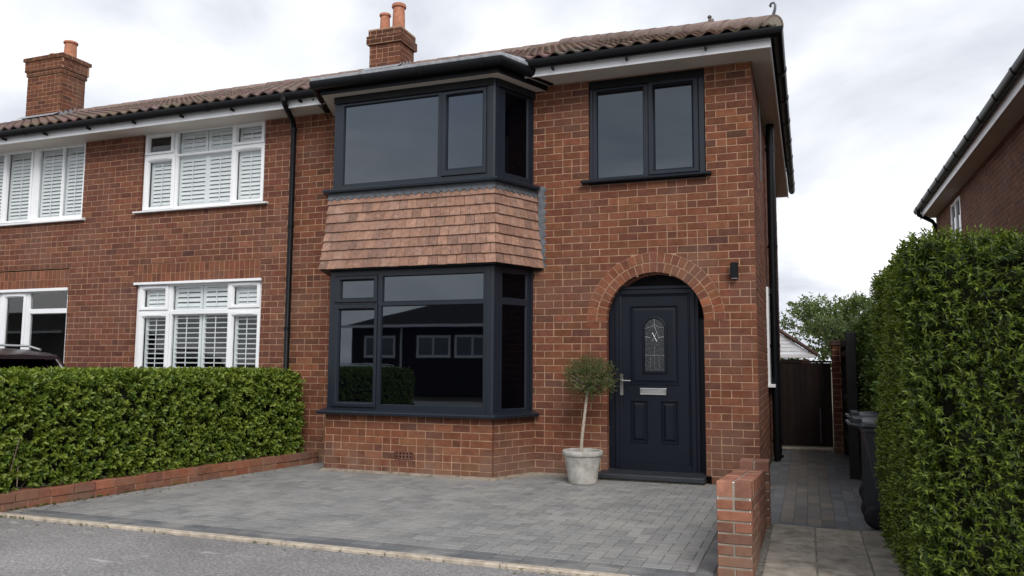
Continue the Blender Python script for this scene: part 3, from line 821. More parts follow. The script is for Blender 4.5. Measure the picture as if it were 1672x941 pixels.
chimney(end_house, -7.50, -6.86, 12.45, 13.0, 6.6, 7.5, [(7.30, 7.46, .045), (7.46, 7.56, .02)], [(-7.28, 12.62, .10, .36, ''), (-6.99, 12.62, .125, .50, '')], .62)
chimney(neighbour, -16.4, -15.36, 12.5, 13.12, 6.6, 8.2, [(7.80, 7.90, .025), (7.90, 8.14, .05), (8.14, 8.22, .08)], [(-15.5, 12.8, .14, .38, ''), (-15.95, 12.8, .12, .14, '')], .8)

# ------------------------------------------------------------------ front door
D = Pl((0, YF+.12), (1, 0), (0, -1))
NV = M['navy']
def arch_panel(mb, pl, x0, x1, z0, cz, r, d0, d1, mat=0):
    cxm = (x0+x1)/2
    pts = [(x0, z0), (x1, z0)]+[(cxm+r*math.cos(t), cz+r*math.sin(t)) for t in [math.pi*k/24 for k in range(25)]]
    mb.loft([[pl.p(u, v, d0) for u, v in pts], [pl.p(u, v, d1) for u, v in pts]], mat)
mb = MB(); arch_panel(mb, D, ARCH[0]-.602, ARCH[0]+.602, .06, ARCH[1], .602, -.24, -.16); mb.build('arch_shade_infill', M['blackflat'], end_house)  # black panel: the deep arch recess has its shade put into this colour
# door frame and leaf
DX0, DX1 = -2.195, -1.378
mb = MB()
mb.ring(D, (-2.285, -1.285, .10, 2.345), [(0, -.03), (0, .008), (.006, .014), (.055, .014), (.064, .004), (.085, -.006), (.085, -.03)])
mb.pbox(D, -2.30, -2.275, .10, 2.36, -.03, -.006); mb.pbox(D, -1.295, -1.245, .10, 2.36, -.03, -.006); mb.pbox(D, -2.30, -1.245, 2.35, 2.385, -.03, .02)
mb.pbox(D, -2.365, -2.285, .10, 1.97, -.03, -.012); mb.pbox(D, -1.245, -1.165, .10, 1.97, -.12, -.06)
for k in range(8):
    za, zb = 1.97+k*.035, 1.97+(k+1)*.035
    xl = ARCH[0]-math.sqrt(.602**2-(zb-ARCH[1])**2)
    if xl < -2.29: mb.pbox(D, xl, -2.285, za, zb, -.03, -.012)
dr = mb.build('door_frame', NV, end_house)
mb = MB()
LFz0, LFz1 = .19, 2.26
panels = [(-2.10, -1.495, 1.15, 2.145), (-2.10, -1.88, .43, .965), (-1.72, -1.505, .43, .965)]
cells(mb, D, (DX0-.004, DX1+.004, LFz0, LFz1), panels, -.04, -.012)
for i, p in enumerate(panels):
    if i == 0:
        mb.ring(D, p, [(0, -.012), (.006, -.004), (.014, -.004), (.026, -.022), (.034, -.022), (.06, -.012), (.062, -.012)])
        a = (p[0]+.062, p[1]-.062, p[2]+.062, p[3]-.062)
        mb.face([D.p(a[0], a[2], -.012), D.p(a[1], a[2], -.012), D.p(a[1], a[3], -.012), D.p(a[0], a[3], -.012)])
    else:
        mb.ring(D, p, [(0, -.012), (.006, -.004), (.014, -.004), (.026, -.024), (.036, -.024), (.062, -.008), (.064, -.008)])
        a = (p[0]+.064, p[1]-.064, p[2]+.064, p[3]-.064)
        mb.face([D.p(a[0], a[2], -.008), D.p(a[1], a[2], -.008), D.p(a[1], a[3], -.008), D.p(a[0], a[3], -.008)])
mb.pbox(D, DX0-.03, DX1+.03, .10, .19, -.03, .03)
leaf = mb.build('front_door', NV, end_house)
# arched glazing with lead diamonds
gx0, gx1, gz0, gr = -1.905, -1.665, 1.325, .12
gcz = 1.975-.12+.0
mb = MB()
def arch_loop(t, d):
    x0, x1, z0, r = gx0-t, gx1+t, gz0-t, gr+t
    cxm = (x0+x1)/2
    return [D.p(x0, z0, d), D.p(x1, z0, d)]+[D.p(cxm+r*math.cos(q), gcz+r*math.sin(q), d) for q in [math.pi*k/20 for k in range(21)]]
mb.loft([arch_loop(.034, -.012), arch_loop(.030, .006), arch_loop(.012, .010), arch_loop(0, -.004)], caps=False)
mb.build('glazing_bead', NV, leaf, smooth=35)
def mat_textured():
    m, nt, b = newmat('textured_glass')
    no = noise_node(nt, 55, 3); r = ramp(nt, no.outputs[0], [(.4, (.006, .007, .009)), (.75, (.05, .055, .06))])
    nt.links.new(r.outputs[0], b.inputs['Base Color']); setin(b, Roughness=.12, IOR=1.6)
    bump(nt, b, no.outputs[0], .5, .01); return m
mb = MB(); mb.face(arch_loop(.004, -.004)); mb.build('glazing', mat_textured(), leaf)
mb = MB()
gc = (gx0+gx1)/2
def came(pts, r=.0035): mb.tube([D.p(u, v, .001) for u, v in pts], r, 6)
dz0 = 1.74
dia = [(gc, dz0+.145), (gc+.055, dz0), (gc, dz0-.105), (gc-.055, dz0), (gc, dz0+.145)]
came(dia, .005); came([(gc-.028, dz0+.06), (gc+.028, dz0-.05)], .0045); came([(gc+.028, dz0+.06), (gc-.028, dz0-.05)], .0045)
came([(gc-.118, dz0+.01), (gc-.055, dz0)], .004); came([(gc+.118, dz0+.01), (gc+.055, dz0)], .004)
came([(gc, dz0+.145), (gc, gcz+.118)], .003); came([(gc-.118, gcz), (gc-.04, gcz+.02), (gc, gcz+.05), (gc+.04, gcz+.02), (gc+.118, gcz)], .003)
came([(gc, dz0-.105), (gc, gz0+.01)], .002); came([(gc-.118, 1.52), (gc+.118, 1.52)], .002); came([(gc-.06, gz0), (gc-.05, 1.50)], .002); came([(gc+.06, gz0), (gc+.05, 1.50)], .002)
mb.build('lead_cames', M['steel'], leaf, smooth=60)
mb = MB()
mb.ring(D, (-1.975, -1.645, 1.028, 1.115), [(0, -.012), (0, .004), (.005, .008), (.016, .008), (.02, .002)])
mb.pbox(D, -1.957, -1.663, 1.046, 1.097, -.01, .003); mb.pbox(D, -1.945, -1.675, 1.054, 1.090, .003, .007)
mb.build('letterbox', M['steel'], leaf, bevel=.002)
mb = MB()
mb.pbox(D, -2.222, -2.180, 1.02, 1.285, -.01, .006+.012)
mb.tube([D.p(-2.20, 1.205, .018), D.p(-2.20, 1.205, .060), D.p(-2.185, 1.205, .068), D.p(-2.075, 1.203, .066)], [.013, .011, .010, .009], 10)
mb.tube([D.p(-2.20, 1.075, .016), D.p(-2.20, 1.075, .024)], .012, 12)
mb.build('handle', M['steel'], leaf, bevel=.002)
mb = MB(); mb.sweep([(-2.445, YF+.1, .082), (-1.165, YF+.1, .082)], [(-.05, -.07), (.25, -.065), (.266, -.055), (.266, -.008), (.252, .004), (-.05, .03)])
mb.build('threshold', plain('slate_step', (.022, .024, .03), .5, .5, .2, 9), end_house, bevel=.004)
mb = MB(); mb.box(-2.40, -1.18, YF-.12, YF+.05, 0, .03, 0); mb.build('step_bed', M['grey_mortar'], end_house)
# lamp by the arch
mb = MB(); mb.pbox(F, -.835, -.75, 2.435, 2.625, .012, .095); lampo = mb.build('wall_lamp', M['black'], end_house, bevel=.008, seg=2)
mb = MB(); mb.pbox(F, -.815, -.77, 2.46, 2.60, 0, .014); mb.build('lamp_bracket', M['black'], lampo)
mb = MB(); mb.pbox(F, -.825, -.76, 2.431, 2.437, .025, .085); mb.build('lamp_lens', M['vinyl'], lampo)
# mortar fillet where the paving meets the wall
mb = MB(); 
mb.sweep([Vector((p.x, p.y, .0)) for p in bay_outline(.022)], [(-.02, 0), (.05, 0), (.035, .012), (0, .03), (-.02, .03)]); mb.sweep([(-3.3, YF, 0), (-2.42, YF, 0)], [(-.02, 0), (.04, 0), (.03, .012), (0, .03), (-.02, .03)])
mb.build('mortar_fillet', plain('fillet', (.24, .20, .16), .95, .1, .35, 12, bmp=.6), end_house)

# ------------------------------------------------------------------ ground, road, drive, paths
mb = MB(); mb.box(-400, 400, -400, 400, -.5, -.06); tag(mb.build('ground', M['ground']), 'bare earth ground under and round the houses', 'ground', kind='structure')
mb = MB()
mb.face([(-60, -9.5, -.035), (60, -9.5, -.035), (60, 5.33, -.02), (-60, 5.33, -.02)]); tag(mb.build('road', M['asphalt']), 'worn grey asphalt in front of the drive', 'road', kind='structure')
DRIVE = [(-7.10, 5.44), (-.62, 5.40), (-.58, 7.6), (-.40, 7.6), (-.40, 9.7), (-7.1, 9.75), (-6.56, 9.75)]
def inside(p, poly):
    x, y = p; r = False
    for (x1, y1), (x2, y2) in zip(poly, poly[1:]+poly[:1]):
        if (y1 > y) != (y2 > y) and x < (x2-x1)*(y-y1)/(y2-y1)+x1: r = not r
    return r
KA, KB = Vector((-7.10, 5.40)), Vector((-6.55, 9.75))
def kx(y): return KA.x+(KB.x-KA.x)*(y-KA.y)/(KB.y-KA.y)
def block(mb, x0, x1, y0, y1, z, c, ch=.005, tilt=.0012, h=.05):
    tz = [z+rnd.uniform(-tilt, tilt) for _ in range(4)]
    b = [(x0, y0), (x1, y0), (x1, y1), (x0, y1)]; i = [(x0+ch, y0+ch), (x1-ch, y0+ch), (x1-ch, y1-ch), (x0+ch, y1-ch)]
    mb.loft([[(*p, z-h) for p in b], [(*p, q-ch*.7) for p, q in zip(b, tz)], [(*p, q) for p, q in zip(i, tz)]], 0, c, caps=False)
    k = len(mb.v)-4; mb.f.append((k, k+1, k+2, k+3)); mb.m.append(0); mb.c.append(c)
def bcol(pal): c = rnd.choice(pal); j = rnd.uniform(.88, 1.13); return tuple(x*j for x in c)
GREY = [(.205, .203, .200), (.22, .217, .213), (.192, .19, .188), (.212, .209, .205), (.235, .23, .223)]
DARK = [(.125, .128, .133), (.14, .141, .144), (.112, .115, .121)]
mb = MB(); W = .106; g = .0028
ang = 0
for i in range(-70, 2):
    for j in range(50, 96):
        x, y = i*W+.03, j*W+.02
        k = (i-j) % 4
        if k == 0: r = (x, x+2*W, y, y+W)
        elif k == 3: r = (x, x+W, y, y+2*W)
        else: continue
        r = [r[0], r[1], r[2], r[3]]
        lx = max(kx(r[2]), kx(r[3]))+.02
        ly = 5.645; hx_ = -.755
        if r[2] >= 9.78-.01 or r[1] <= lx or r[3] <= ly or r[0] >= hx_: continue
        cxm, cym = (r[0]+r[1])/2, (r[2]+r[3])/2
        if cym > 9.1 and -6.1 < cxm < -3.5 and cym > 9.14: continue
        r[0] = max(r[0], lx); r[2] = max(r[2], ly); r[1] = min(r[1], hx_); r[3] = min(r[3], 9.79)
        if r[1]-r[0] < .02 or r[3]-r[2] < .02: continue
        block(mb, r[0]+g, r[1]-g, r[2]+g, r[3]-g, 0, bcol(GREY))
x = -7.2
while x < -.76:     # border of blocks along the road edge
    e = min(x+2*W if False else x+.238, -.755)
    if e > kx(5.5)+.03: block(mb, max(x, kx(5.5)+.02)+g, e-g, 5.405, 5.522, 0, bcol(DARK)); block(mb, max(x, kx(5.55)+.02)+g, e-g, 5.526, 5.642, 0, bcol(DARK))
    x = e
    if x >= -.756: break
y = 5.41
while y < 9.75:
    block(mb, -.752+g, -.752+.119-g, y+g, min(y+.238, 9.77)-g, 0, bcol(DARK))
    if y > 7.62: block(mb, -.633+g, -.633+.119-g, y+g, min(y+.238, 9.77)-g, 0, bcol(DARK)); block(mb, -.514+g, -.40-g, y+g, min(y+.238, 9.77)-g, 0, bcol(DARK))
    y += .238
tag(mb.build('driveway', M['block']), 'grey block paved drive in front of the bay', 'driveway', kind='structure')
mb = MB(); mb.face([(-7.3, 5.36, -.006), (-.40, 5.36, -.006), (-.40, 9.9, -.006), (-7.3, 9.9, -.006)]); mb.face([(-.40, 5.0, -.0065), (1.6, 5.0, -.0065), (1.6, 14.4, -.0065), (-.40, 14.4, -.0065)])
mb.face([(-.54, 9.9, -.007), (-.40, 9.9, -.007), (-.40, 14.4, -.007), (-.54, 14.4, -.007)])
tag(mb.build('paving_bed', M['sand']), 'sand bed showing in the paving joints', 'paving', kind='structure')
mb = MB()
x = -7.55
while x < -.5:
    e = min(x+.915, -.36)
    yy = lambda q: 5.375-.012*(q+7)/6
    mb.hexa([(x+.003, yy(x)-.052, -.15), (e-.003, yy(e)-.052, -.15), (e-.003, yy(e)+.022, -.15), (x+.003, yy(x)+.022, -.15), (x+.003, yy(x)-.052+rnd.uniform(-.004, .004), .006+rnd.uniform(-.003, .003)), (e-.003, yy(e)-.052, .006+rnd.uniform(-.003, .003)), (e-.003, yy(e)+.022, .006), (x+.003, yy(x)+.022, .006)])
    x = e
tag(mb.build('edging_kerb', M['concrete'], bevel=.008), 'pale concrete edging between drive and asphalt', 'kerb', kind='structure')
# block path to the gate
mb = MB()
PG = [(.145, .132, .118), (.16, .142, .124), (.135, .125, .114), (.175, .15, .125), (.125, .118, .11)]
y = 7.72
xs = [-.395, -.277, -.158, -.04, .079, .197, .316]
while y < 14.25:
    e = y+.235
    for k in range(6):
        block(mb, xs[k]+g, xs[k+1]-g, y+g, e-g, 0, bcol(DARK if k in (0, 5) else PG))
    block(mb, .319, .435, y+g, e-g, 0, bcol(DARK)); block(mb, .438, .55, y+g, e-g, 0, bcol(DARK))
    if y > 9.9: block(mb, -.535, -.40, y+g, e-g, 0, bcol(DARK))
    y = e
for k in range(8):
    a = -.395+k*.119; block(mb, a+g, a+.119-g, 7.585, 7.715, 0, bcol(DARK))
tag(mb.build('block_path', M['pathblock']), 'narrow block paved side path leading to the dark gate', 'path', kind='structure')
mb = MB()
FL = [(.28, .25, .212), (.26, .234, .20), (.30, .268, .226), (.235, .214, .188)]
ys = [7.57, 6.79, 6.03, 5.27, 4.51, 3.75, 2.99]
for ya, yb in zip(ys[1:], ys[:-1]):
    for xa, xb in ((-.335, .02), (.02, .385), (.385, .75)):
        block(mb, xa+.006, xb-.006, ya+.006, yb-.006, rnd.uniform(-.003, .004), bcol(FL), .006, .003)
tag(mb.build('flagstone_path', M['flag']), 'stone flag path between the brick wall and the tall hedge', 'path', kind='structure')

# ------------------------------------------------------------------ low brick edging, garden wall
mb = MB()
def edging():
    d = (KB-KA).normalized(); L = (KB-KA).length+.9
    st = KA-d*.9
    pl = Pl((st.x, st.y), (d.x, d.y), (d.y, -d.x))
    z0 = 0
    # lower course of stretchers, upper course of deep bricks
    u = 0.; k = 0
    while u < L:
        e = min(u+.235, L)
        mb.pbox(pl, u+.005, e-.005, -.05, .062, -.2, rnd.uniform(-.006, .004), 0, brick_col(1.45, (1.05, 1.02, 1))); u = e
    u = .0
    while u < L:
        e = min(u+rnd.choice([.235, .235, .115, .235]), L)
        a = rnd.uniform(-.006, .006)
        mb.pbox(pl, u+.005, e-.005, .072, .158+rnd.uniform(-.006, .006), -.2, .006+a, 0, brick_col(1.55, (1.05, 1.02, 1))); u = e
    mb.pbox(pl, 0, L, -.05, .150, -.19, -.008, 1)
edging()
tag(mb.build('brick_edging', [M['brick'], M['mortar']], bevel=.004), 'low two-course brick edging at the foot of the clipped hedge', 'low wall')

gw = thing('garden_wall', (-.48, 6.5, 0), 'short bright red brick wall with a pier at its end, beside the stone flags', 'garden wall')
mb = MB()
GY0, GY1 = 5.56, 7.36; SL = .135/(GY1-GY0)
GP = [(.26, .108, .066), (.235, .095, .060), (.22, .09, .058), (.30, .138, .092), (.185, .082, .056)]
def gcol(k=1): c = rnd.choice(GP); j = rnd.uniform(.85, 1.12)*k; return tuple(q*j for q in c)
def shear(p): return (p[0], p[1], p[2]-max(0, p[1]-GY0)*SL)
def gbrick(x0, x1, y0, y1, z0, z1, c):
    mb.hexa([shear(p) for p in ((x0, y0, z0), (x1, y0, z0), (x1, y1, z0), (x0, y1, z0), (x0, y0, z1), (x1, y0, z1), (x1, y1, z1), (x0, y1, z1))], 0, c)
gx0_, gx1_ = -.60, -.375
def jj(): return rnd.uniform(-.0025, .0025)
ztop = .632; ccz = .112
zc = ztop-ccz
# coping: bricks on edge in two rows
y = GY0
while y < GY1-.02:
    e = min(y+.098, GY1)
    for xa, xb in ((gx0_, -.495), (-.480, gx1_)): gbrick(xa+jj(), xb+jj(), y+.004, e-.004, zc+.004, ztop+jj(), gcol(1.12))
    y = e
h = .0745; n = 0; z1 = zc-.012
while z1 > -.05:
    z0 = z1-h+.012
    if n % 2 == 0:
        for xa, xb in ((gx0_, -.494), (-.481, gx1_)): gbrick(xa+jj(), xb+jj(), GY0+jj(), GY0+.226, z0, z1, gcol(.95))
        y = GY0+.238
    else:
        gbrick(gx0_+jj(), gx1_+jj(), GY0+jj(), GY0+.107, z0, z1, gcol(1.0)); y = GY0+.119
    while y < GY1-.02:
        e = min(y+.235, GY1)
        for xa, xb in ((gx0_, -.494), (-.481, gx1_)): gbrick(xa+jj(), xb+jj(), y+.006, e-.006, z0, z1, gcol(.95))
        y = e
    z1 -= h; n += 1
q = .006
mb.hexa([shear(p) for p in ((gx0_+q, GY0+q, -.05), (gx1_-q, GY0+q, -.05), (gx1_-q, GY1, -.05), (gx0_+q, GY1, -.05), (gx0_+q, GY0+q, ztop-.006), (gx1_-q, GY0+q, ztop-.006), (gx1_-q, GY1, ztop-.006), (gx0_+q, GY1, ztop-.006))], 1)
mb.build('wall', [M['brick'], M['grey_mortar']], gw, bevel=.004)
mb = MB()
px0, px1, py0, py1 = -.59, -.345, 7.37, 7.59
z1 = .565; n = 0
for xa, xb in ((px0, -.474), (-.462, px1)): mb.box(xa, xb, py0, py1, z1-.095, z1, 0, gcol(1.0))
z1 -= .107
while z1 > 0:
    if n % 2: mb.box(px0+jj(), px1+jj(), py0+jj(), py0+.105, z1-.063, z1, 0, gcol(.8)); mb.box(px0+jj(), px1+jj(), py0+.117, py1, z1-.063, z1, 0, gcol(.8))
    else: mb.box(px0+jj(), -.474, py0+jj(), py1, z1-.063, z1, 0, gcol(.8)); mb.box(-.462, px1+jj(), py0+jj(), py1, z1-.063, z1, 0, gcol(.8))
    z1 -= .075; n += 1
mb.box(px0+q, px1-q, py0+q, py1-q, 0, .555, 1)
mb.build('pier', [M['brick'], M['grey_mortar']], gw, bevel=.004)

# ------------------------------------------------------------------ foliage
def leaves_mesh(name, pos, dirs, nrm, length, width, cols, mat, parent=None, fold=.35, curl=.2):
    """pos (n,3) leaf bases, dirs unit along leaf, nrm unit facing; six points, two quads a leaf"""
    n = len(pos)
    side = np.cross(dirs, nrm); side /= np.linalg.norm(side, axis=1, keepdims=True)+1e-9
    nrm = np.cross(side, dirs)
    L = length[:, None]; Wd = width[:, None]
    mid1 = pos+dirs*L*.33; mid2 = pos+dirs*L*.70
    tip = pos+dirs*L-nrm*L*curl
    V = np.empty((n, 6, 3))
    V[:, 0] = pos; V[:, 1] = mid1+side*Wd*.5+nrm*Wd*fold*.5; V[:, 2] = mid2+side*Wd*.36+nrm*Wd*fold*.36-nrm*L*curl*.35
    V[:, 3] = tip; V[:, 4] = mid2-side*Wd*.36+nrm*Wd*fold*.36-nrm*L*curl*.35; V[:, 5] = mid1-side*Wd*.5+nrm*Wd*fold*.5
    idx = (np.arange(n)*6)[:, None]
    Fc = np.concatenate([idx+np.array([[0, 1, 2, 3]]), idx+np.array([[0, 3, 4, 5]])], 1).reshape(-1, 4)
    me = bpy.data.meshes.new(name)
    off = np.array(origin_of(parent))
    me.vertices.add(n*6); me.vertices.foreach_set('co', (V.reshape(-1, 3)-off).astype(np.float32).ravel())
    me.loops.add(n*8); me.loops.foreach_set('vertex_index', Fc.astype(np.int32).ravel())
    me.polygons.add(n*2); me.polygons.foreach_set('loop_start', np.arange(0, n*8, 4, dtype=np.int32))
    me.update(calc_edges=True)
    a = me.attributes.new('col', 'FLOAT_VECTOR', 'FACE')
    a.data.foreach_set('vector', np.repeat(cols, 2, 0).astype(np.float32).ravel())
    me.materials.append(mat); me.validate()
    o = bpy.data.objects.new(name, me); col.objects.link(o)
    if parent is not None: o.parent = parent
    return o

def unit(a): return a/(np.linalg.norm(a, axis=1, keepdims=True)+1e-9)

def lump(p, s=1.3):
    return (np.sin(p[:, 0]*2.1*s+1)*np.cos(p[:, 1]*1.7*s+p[:, 2]*2.3*s)+.6*np.sin(p[:, 2]*4.1*s+p[:, 1]*3.3*s)+.5*np.cos(p[:, 0]*5.3*s-p[:, 1]*4.7*s))/2.1

def box_surface(n, hx, hy, z0, z1, faces, r):
    """points and normals on a rounded box centred on the origin in plan"""
    area = {'x+': 2*hy*(z1-z0), 'x-': 2*hy*(z1-z0), 'y+': 2*hx*(z1-z0), 'y-': 2*hx*(z1-z0), 'z+': 4*hx*hy}
    fs = list(faces); w = np.array([area[f]*faces[f] for f in fs]); w /= w.sum()
    ch = nr.choice(len(fs), n, p=w)
    a, b = nr.random(n)*2-1, nr.random(n)
    P = np.zeros((n, 3)); Nn = np.zeros((n, 3))
    for i, f in enumerate(fs):
        m = ch == i; k = m.sum()
        if f[0] == 'x': s = 1 if f[1] == '+' else -1; P[m] = np.c_[np.full(k, s*hx), a[m]*hy, z0+b[m]*(z1-z0)]
        elif f[0] == 'y': s = 1 if f[1] == '+' else -1; P[m] = np.c_[a[m]*hx, np.full(k, s*hy), z0+b[m]*(z1-z0)]
        else: P[m] = np.c_[a[m]*hx, (b[m]*2-1)*hy, np.full(k, z1)]
    C = np.c_[np.clip(P[:, 0], -hx+r, hx-r), np.clip(P[:, 1], -hy+r, hy-r), np.minimum(P[:, 2], z1-r)]
    Nn = unit(P-C); P = C+Nn*r
    return P, Nn

def sprigs(P, Nn, per, ln, up=.5, spread=.9, jitter=.35, leaf=(.03, .05), wid=.42, pal=None, tipcol=None, depth=.12, facing=.5):
    """leafy shoots: each has a stem direction and a whorl of leaves along it"""
    n = len(P)
    stem = unit(Nn+np.array([0, 0, up])+nr.normal(0, jitter, (n, 3)))
    base = P-Nn*(nr.random(n)[:, None]**1.5)*depth
    pc = pal[nr.integers(0, len(pal), n)]*(.8+.4*nr.random((n, 1)))
    out = []
    ref = unit(np.cross(stem, nr.normal(0, 1, (n, 3)))); ref2 = np.cross(stem, ref)
    for k in range(per):
        t = (k+.3)/per
        ang = k*2.39996+nr.normal(0, .3, n)
        rad = ref*np.cos(ang)[:, None]+ref2*np.sin(ang)[:, None]
        open_ = spread*(1-.55*t)
        d = unit(stem*(1-open_*.55)+rad*open_+nr.normal(0, .12, (n, 3)))
        pos = base+stem*(ln*t)
        nn = unit(stem*1.0-rad*.25+np.array([0, 0, facing])+nr.normal(0, .2, (n, 3)))
        l = nr.uniform(leaf[0], leaf[1], n)*(1-.25*t)
        c = pc*(.88+.24*nr.random((n, 1)))
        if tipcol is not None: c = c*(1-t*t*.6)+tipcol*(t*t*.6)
        out.append((pos, d, nn, l, l*wid*nr.uniform(.85, 1.15, n), c))
    return [np.concatenate([o[i] for o in out]) for i in range(6)]

def rotz(P, a):
    c, s = math.cos(a), math.sin(a)
    return np.c_[P[:, 0]*c-P[:, 1]*s, P[:, 0]*s+P[:, 1]*c, P[:, 2]]

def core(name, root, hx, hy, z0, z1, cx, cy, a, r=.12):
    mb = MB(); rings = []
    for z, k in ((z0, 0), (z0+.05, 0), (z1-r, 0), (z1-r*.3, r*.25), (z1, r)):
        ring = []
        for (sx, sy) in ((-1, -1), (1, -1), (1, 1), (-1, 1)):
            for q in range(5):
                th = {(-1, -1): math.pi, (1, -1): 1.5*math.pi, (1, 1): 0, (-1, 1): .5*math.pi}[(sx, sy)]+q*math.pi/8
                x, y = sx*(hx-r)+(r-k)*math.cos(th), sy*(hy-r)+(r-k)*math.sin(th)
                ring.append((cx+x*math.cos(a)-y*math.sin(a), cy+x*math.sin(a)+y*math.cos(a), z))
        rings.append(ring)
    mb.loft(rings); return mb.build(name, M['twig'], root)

def hedge(name, label, cx, cy, hx, hy, z0, z1, a, faces, nsp, per, pal, tip, leaf, wid, ln, r=.15, lumps=.03, up=.5, tops=0, depth=.12, stems=(), inset=.13):
    root = thing(name, (cx, cy, 0), label, 'hedge')
    P, Nn = box_surface(nsp, hx, hy, z0, z1, faces, r)
    P = P+Nn*(lump(P)*lumps)[:, None]
    data = sprigs(P, Nn, per, ln, up=up, pal=pal, tipcol=tip, leaf=leaf, wid=wid, depth=depth)
    if tops:
        P2 = np.c_[(nr.random(tops)*2-1)*(hx-r*.6), (nr.random(tops)*2-1)*(hy-r*.6), np.full(tops, z1)-.03]
        d2 = sprigs(P2, np.tile([0, 0, 1.], (tops, 1)), per+3, ln*2.0, up=.6, pal=pal*1.15, tipcol=tip, leaf=leaf, wid=wid, depth=.03, jitter=.22)
        data = [np.concatenate([x, y]) for x, y in zip(data, d2)]
    pos, d, nn, l, w, c = data
    pos = rotz(pos, a)+np.array([cx, cy, 0]); d = rotz(d, a); nn = rotz(nn, a)
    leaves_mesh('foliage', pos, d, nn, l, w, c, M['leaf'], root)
    core('core_filler', root, hx-inset, hy-inset, z0+.04, z1-.065, cx, cy, a, r)  # added solid filler; its near-black twig colour keeps the leaf gaps dark
    return root

dk = (KB-KA).normalized(); ang = math.atan2(dk.y, dk.x)-math.pi/2
off = Vector((dk.y, -dk.x))
hy0, hy1 = -1.4, (KB-KA).length-.22
cc = KA+dk*((hy0+hy1)/2)-off*(.10+.5)
GL = np.array([[.108, .160, .018], [.084, .134, .016], [.135, .185, .022], [.055, .10, .014], [.17, .21, .028]])
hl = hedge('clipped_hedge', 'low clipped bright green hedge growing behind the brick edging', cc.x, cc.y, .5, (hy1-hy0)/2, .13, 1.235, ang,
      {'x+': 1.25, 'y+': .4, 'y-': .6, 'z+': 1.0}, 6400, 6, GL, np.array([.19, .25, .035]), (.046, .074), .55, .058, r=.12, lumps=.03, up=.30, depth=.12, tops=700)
mb = MB()
for i in range(16):
    u = rnd.uniform(.2, hy1-.1); p = KA+dk*u-off*rnd.uniform(.16, .3)
    q = p-off*rnd.uniform(.05, .2)+dk*rnd.uniform(-.1, .1)
    mb = MB(); mb.tube([(p.x, p.y, .03), ((p.x+q.x)/2, (p.y+q.y)/2, .2), (q.x, q.y, .5)], [.014, .011, .008], 6); mb.build('stem', M['bark'], hl, smooth=50)
for i in range(14):
    p = KA-dk*rnd.uniform(-.3, .5)-off*rnd.uniform(.12, .3)
    q = p+Vector((rnd.uniform(-.25, .25), rnd.uniform(-.25, .1)))
    mb = MB(); mb.tube([(p.x, p.y, rnd.uniform(.05, .5)), ((p.x+q.x)/2, (p.y+q.y)/2, rnd.uniform(.2, .7)), (q.x, q.y, rnd.uniform(.1, .8))], [.009, .007, .004], 5); mb.build('stem', M['bark'], hl, smooth=50)

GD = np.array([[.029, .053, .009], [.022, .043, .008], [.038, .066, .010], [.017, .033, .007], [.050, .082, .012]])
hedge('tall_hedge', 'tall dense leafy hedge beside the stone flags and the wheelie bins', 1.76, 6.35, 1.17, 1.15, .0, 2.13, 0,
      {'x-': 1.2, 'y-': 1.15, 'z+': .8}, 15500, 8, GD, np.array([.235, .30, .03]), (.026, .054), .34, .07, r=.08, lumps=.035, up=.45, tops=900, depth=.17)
hedge('rear_hedge', 'dark upright hedge growing behind the black fence post', 1.25, 11.2, .55, 2.9, 0, 2.0, 0,
      {'x-': 1, 'y-': 1, 'z+': .7}, 1700, 7, GD, np.array([.13, .19, .05]), (.06, .09), .42, .09, r=.15, lumps=.05, tops=120)

# trees beyond the gate
def tree(label, x, y, h, rx, rz, zc, n, pal):
    root = thing('garden_tree', (x, y, 0), label, 'tree', )
    mb = MB()
    mb.tube([(x, y, -.1), (x+.05, y, zc*.5), (x, y, zc)], [.16, .12, .07], 10)
    tips = []
    for i in range(16):
        a, e = rnd.uniform(0, 6.28), rnd.uniform(.1, 1.2)
        b = Vector((x, y, zc*rnd.uniform(.6, 1.0)))
        t = Vector((x+rx*.8*math.cos(a)*math.cos(e), y+rx*.8*math.sin(a)*math.cos(e), zc+rz*.85*math.sin(e)))
        m = b.lerp(t, .5)+Vector((0, 0, .2))
        mb.tube([b, m, t], [.05, .03, .012], 6); tips += [m, t]
    mb.build('trunk', M['bark'], root, smooth=50)
    cl = []
    for t in tips: cl.append((np.array(t), rx*.30))
    for i in range(26):
        v = nr.normal(0, 1, 3); v /= np.linalg.norm(v); cl.append((np.array([x, y, zc])+v*np.array([rx, rx, rz])*rnd.uniform(.5, .95), rx*rnd.uniform(.18, .34)))
    P = []
    for c_, r in cl:
        k = n//len(cl); v = nr.normal(0, 1, (k, 3)); v = unit(v)*(nr.random((k, 1))**.6)*r*1.1; v[:, 2] *= .55; P.append(c_+v)
    P = np.concatenate(P); Nn = unit(P-np.array([x, y, zc]))
    data = sprigs(P, Nn, 5, .22, up=.35, pal=pal, tipcol=np.array([.13, .17, .06]), leaf=(.09, .15), wid=.5, depth=.05, jitter=.6)
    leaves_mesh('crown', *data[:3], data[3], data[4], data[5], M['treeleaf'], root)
GT = np.array([[.115, .15, .06], [.095, .13, .055], [.135, .175, .07], [.08, .11, .047]])
tree('pale green leafy tree showing over the dark gate and fence', .85, 25, 4, 1.75, 1.15, 2.3, 1900, GT*1.15)
tree('darker leafy tree between the gate tree and the tall hedge', 2.4, 22.5, 4, 1.15, 1.1, 1.9, 1700, GT*.85)

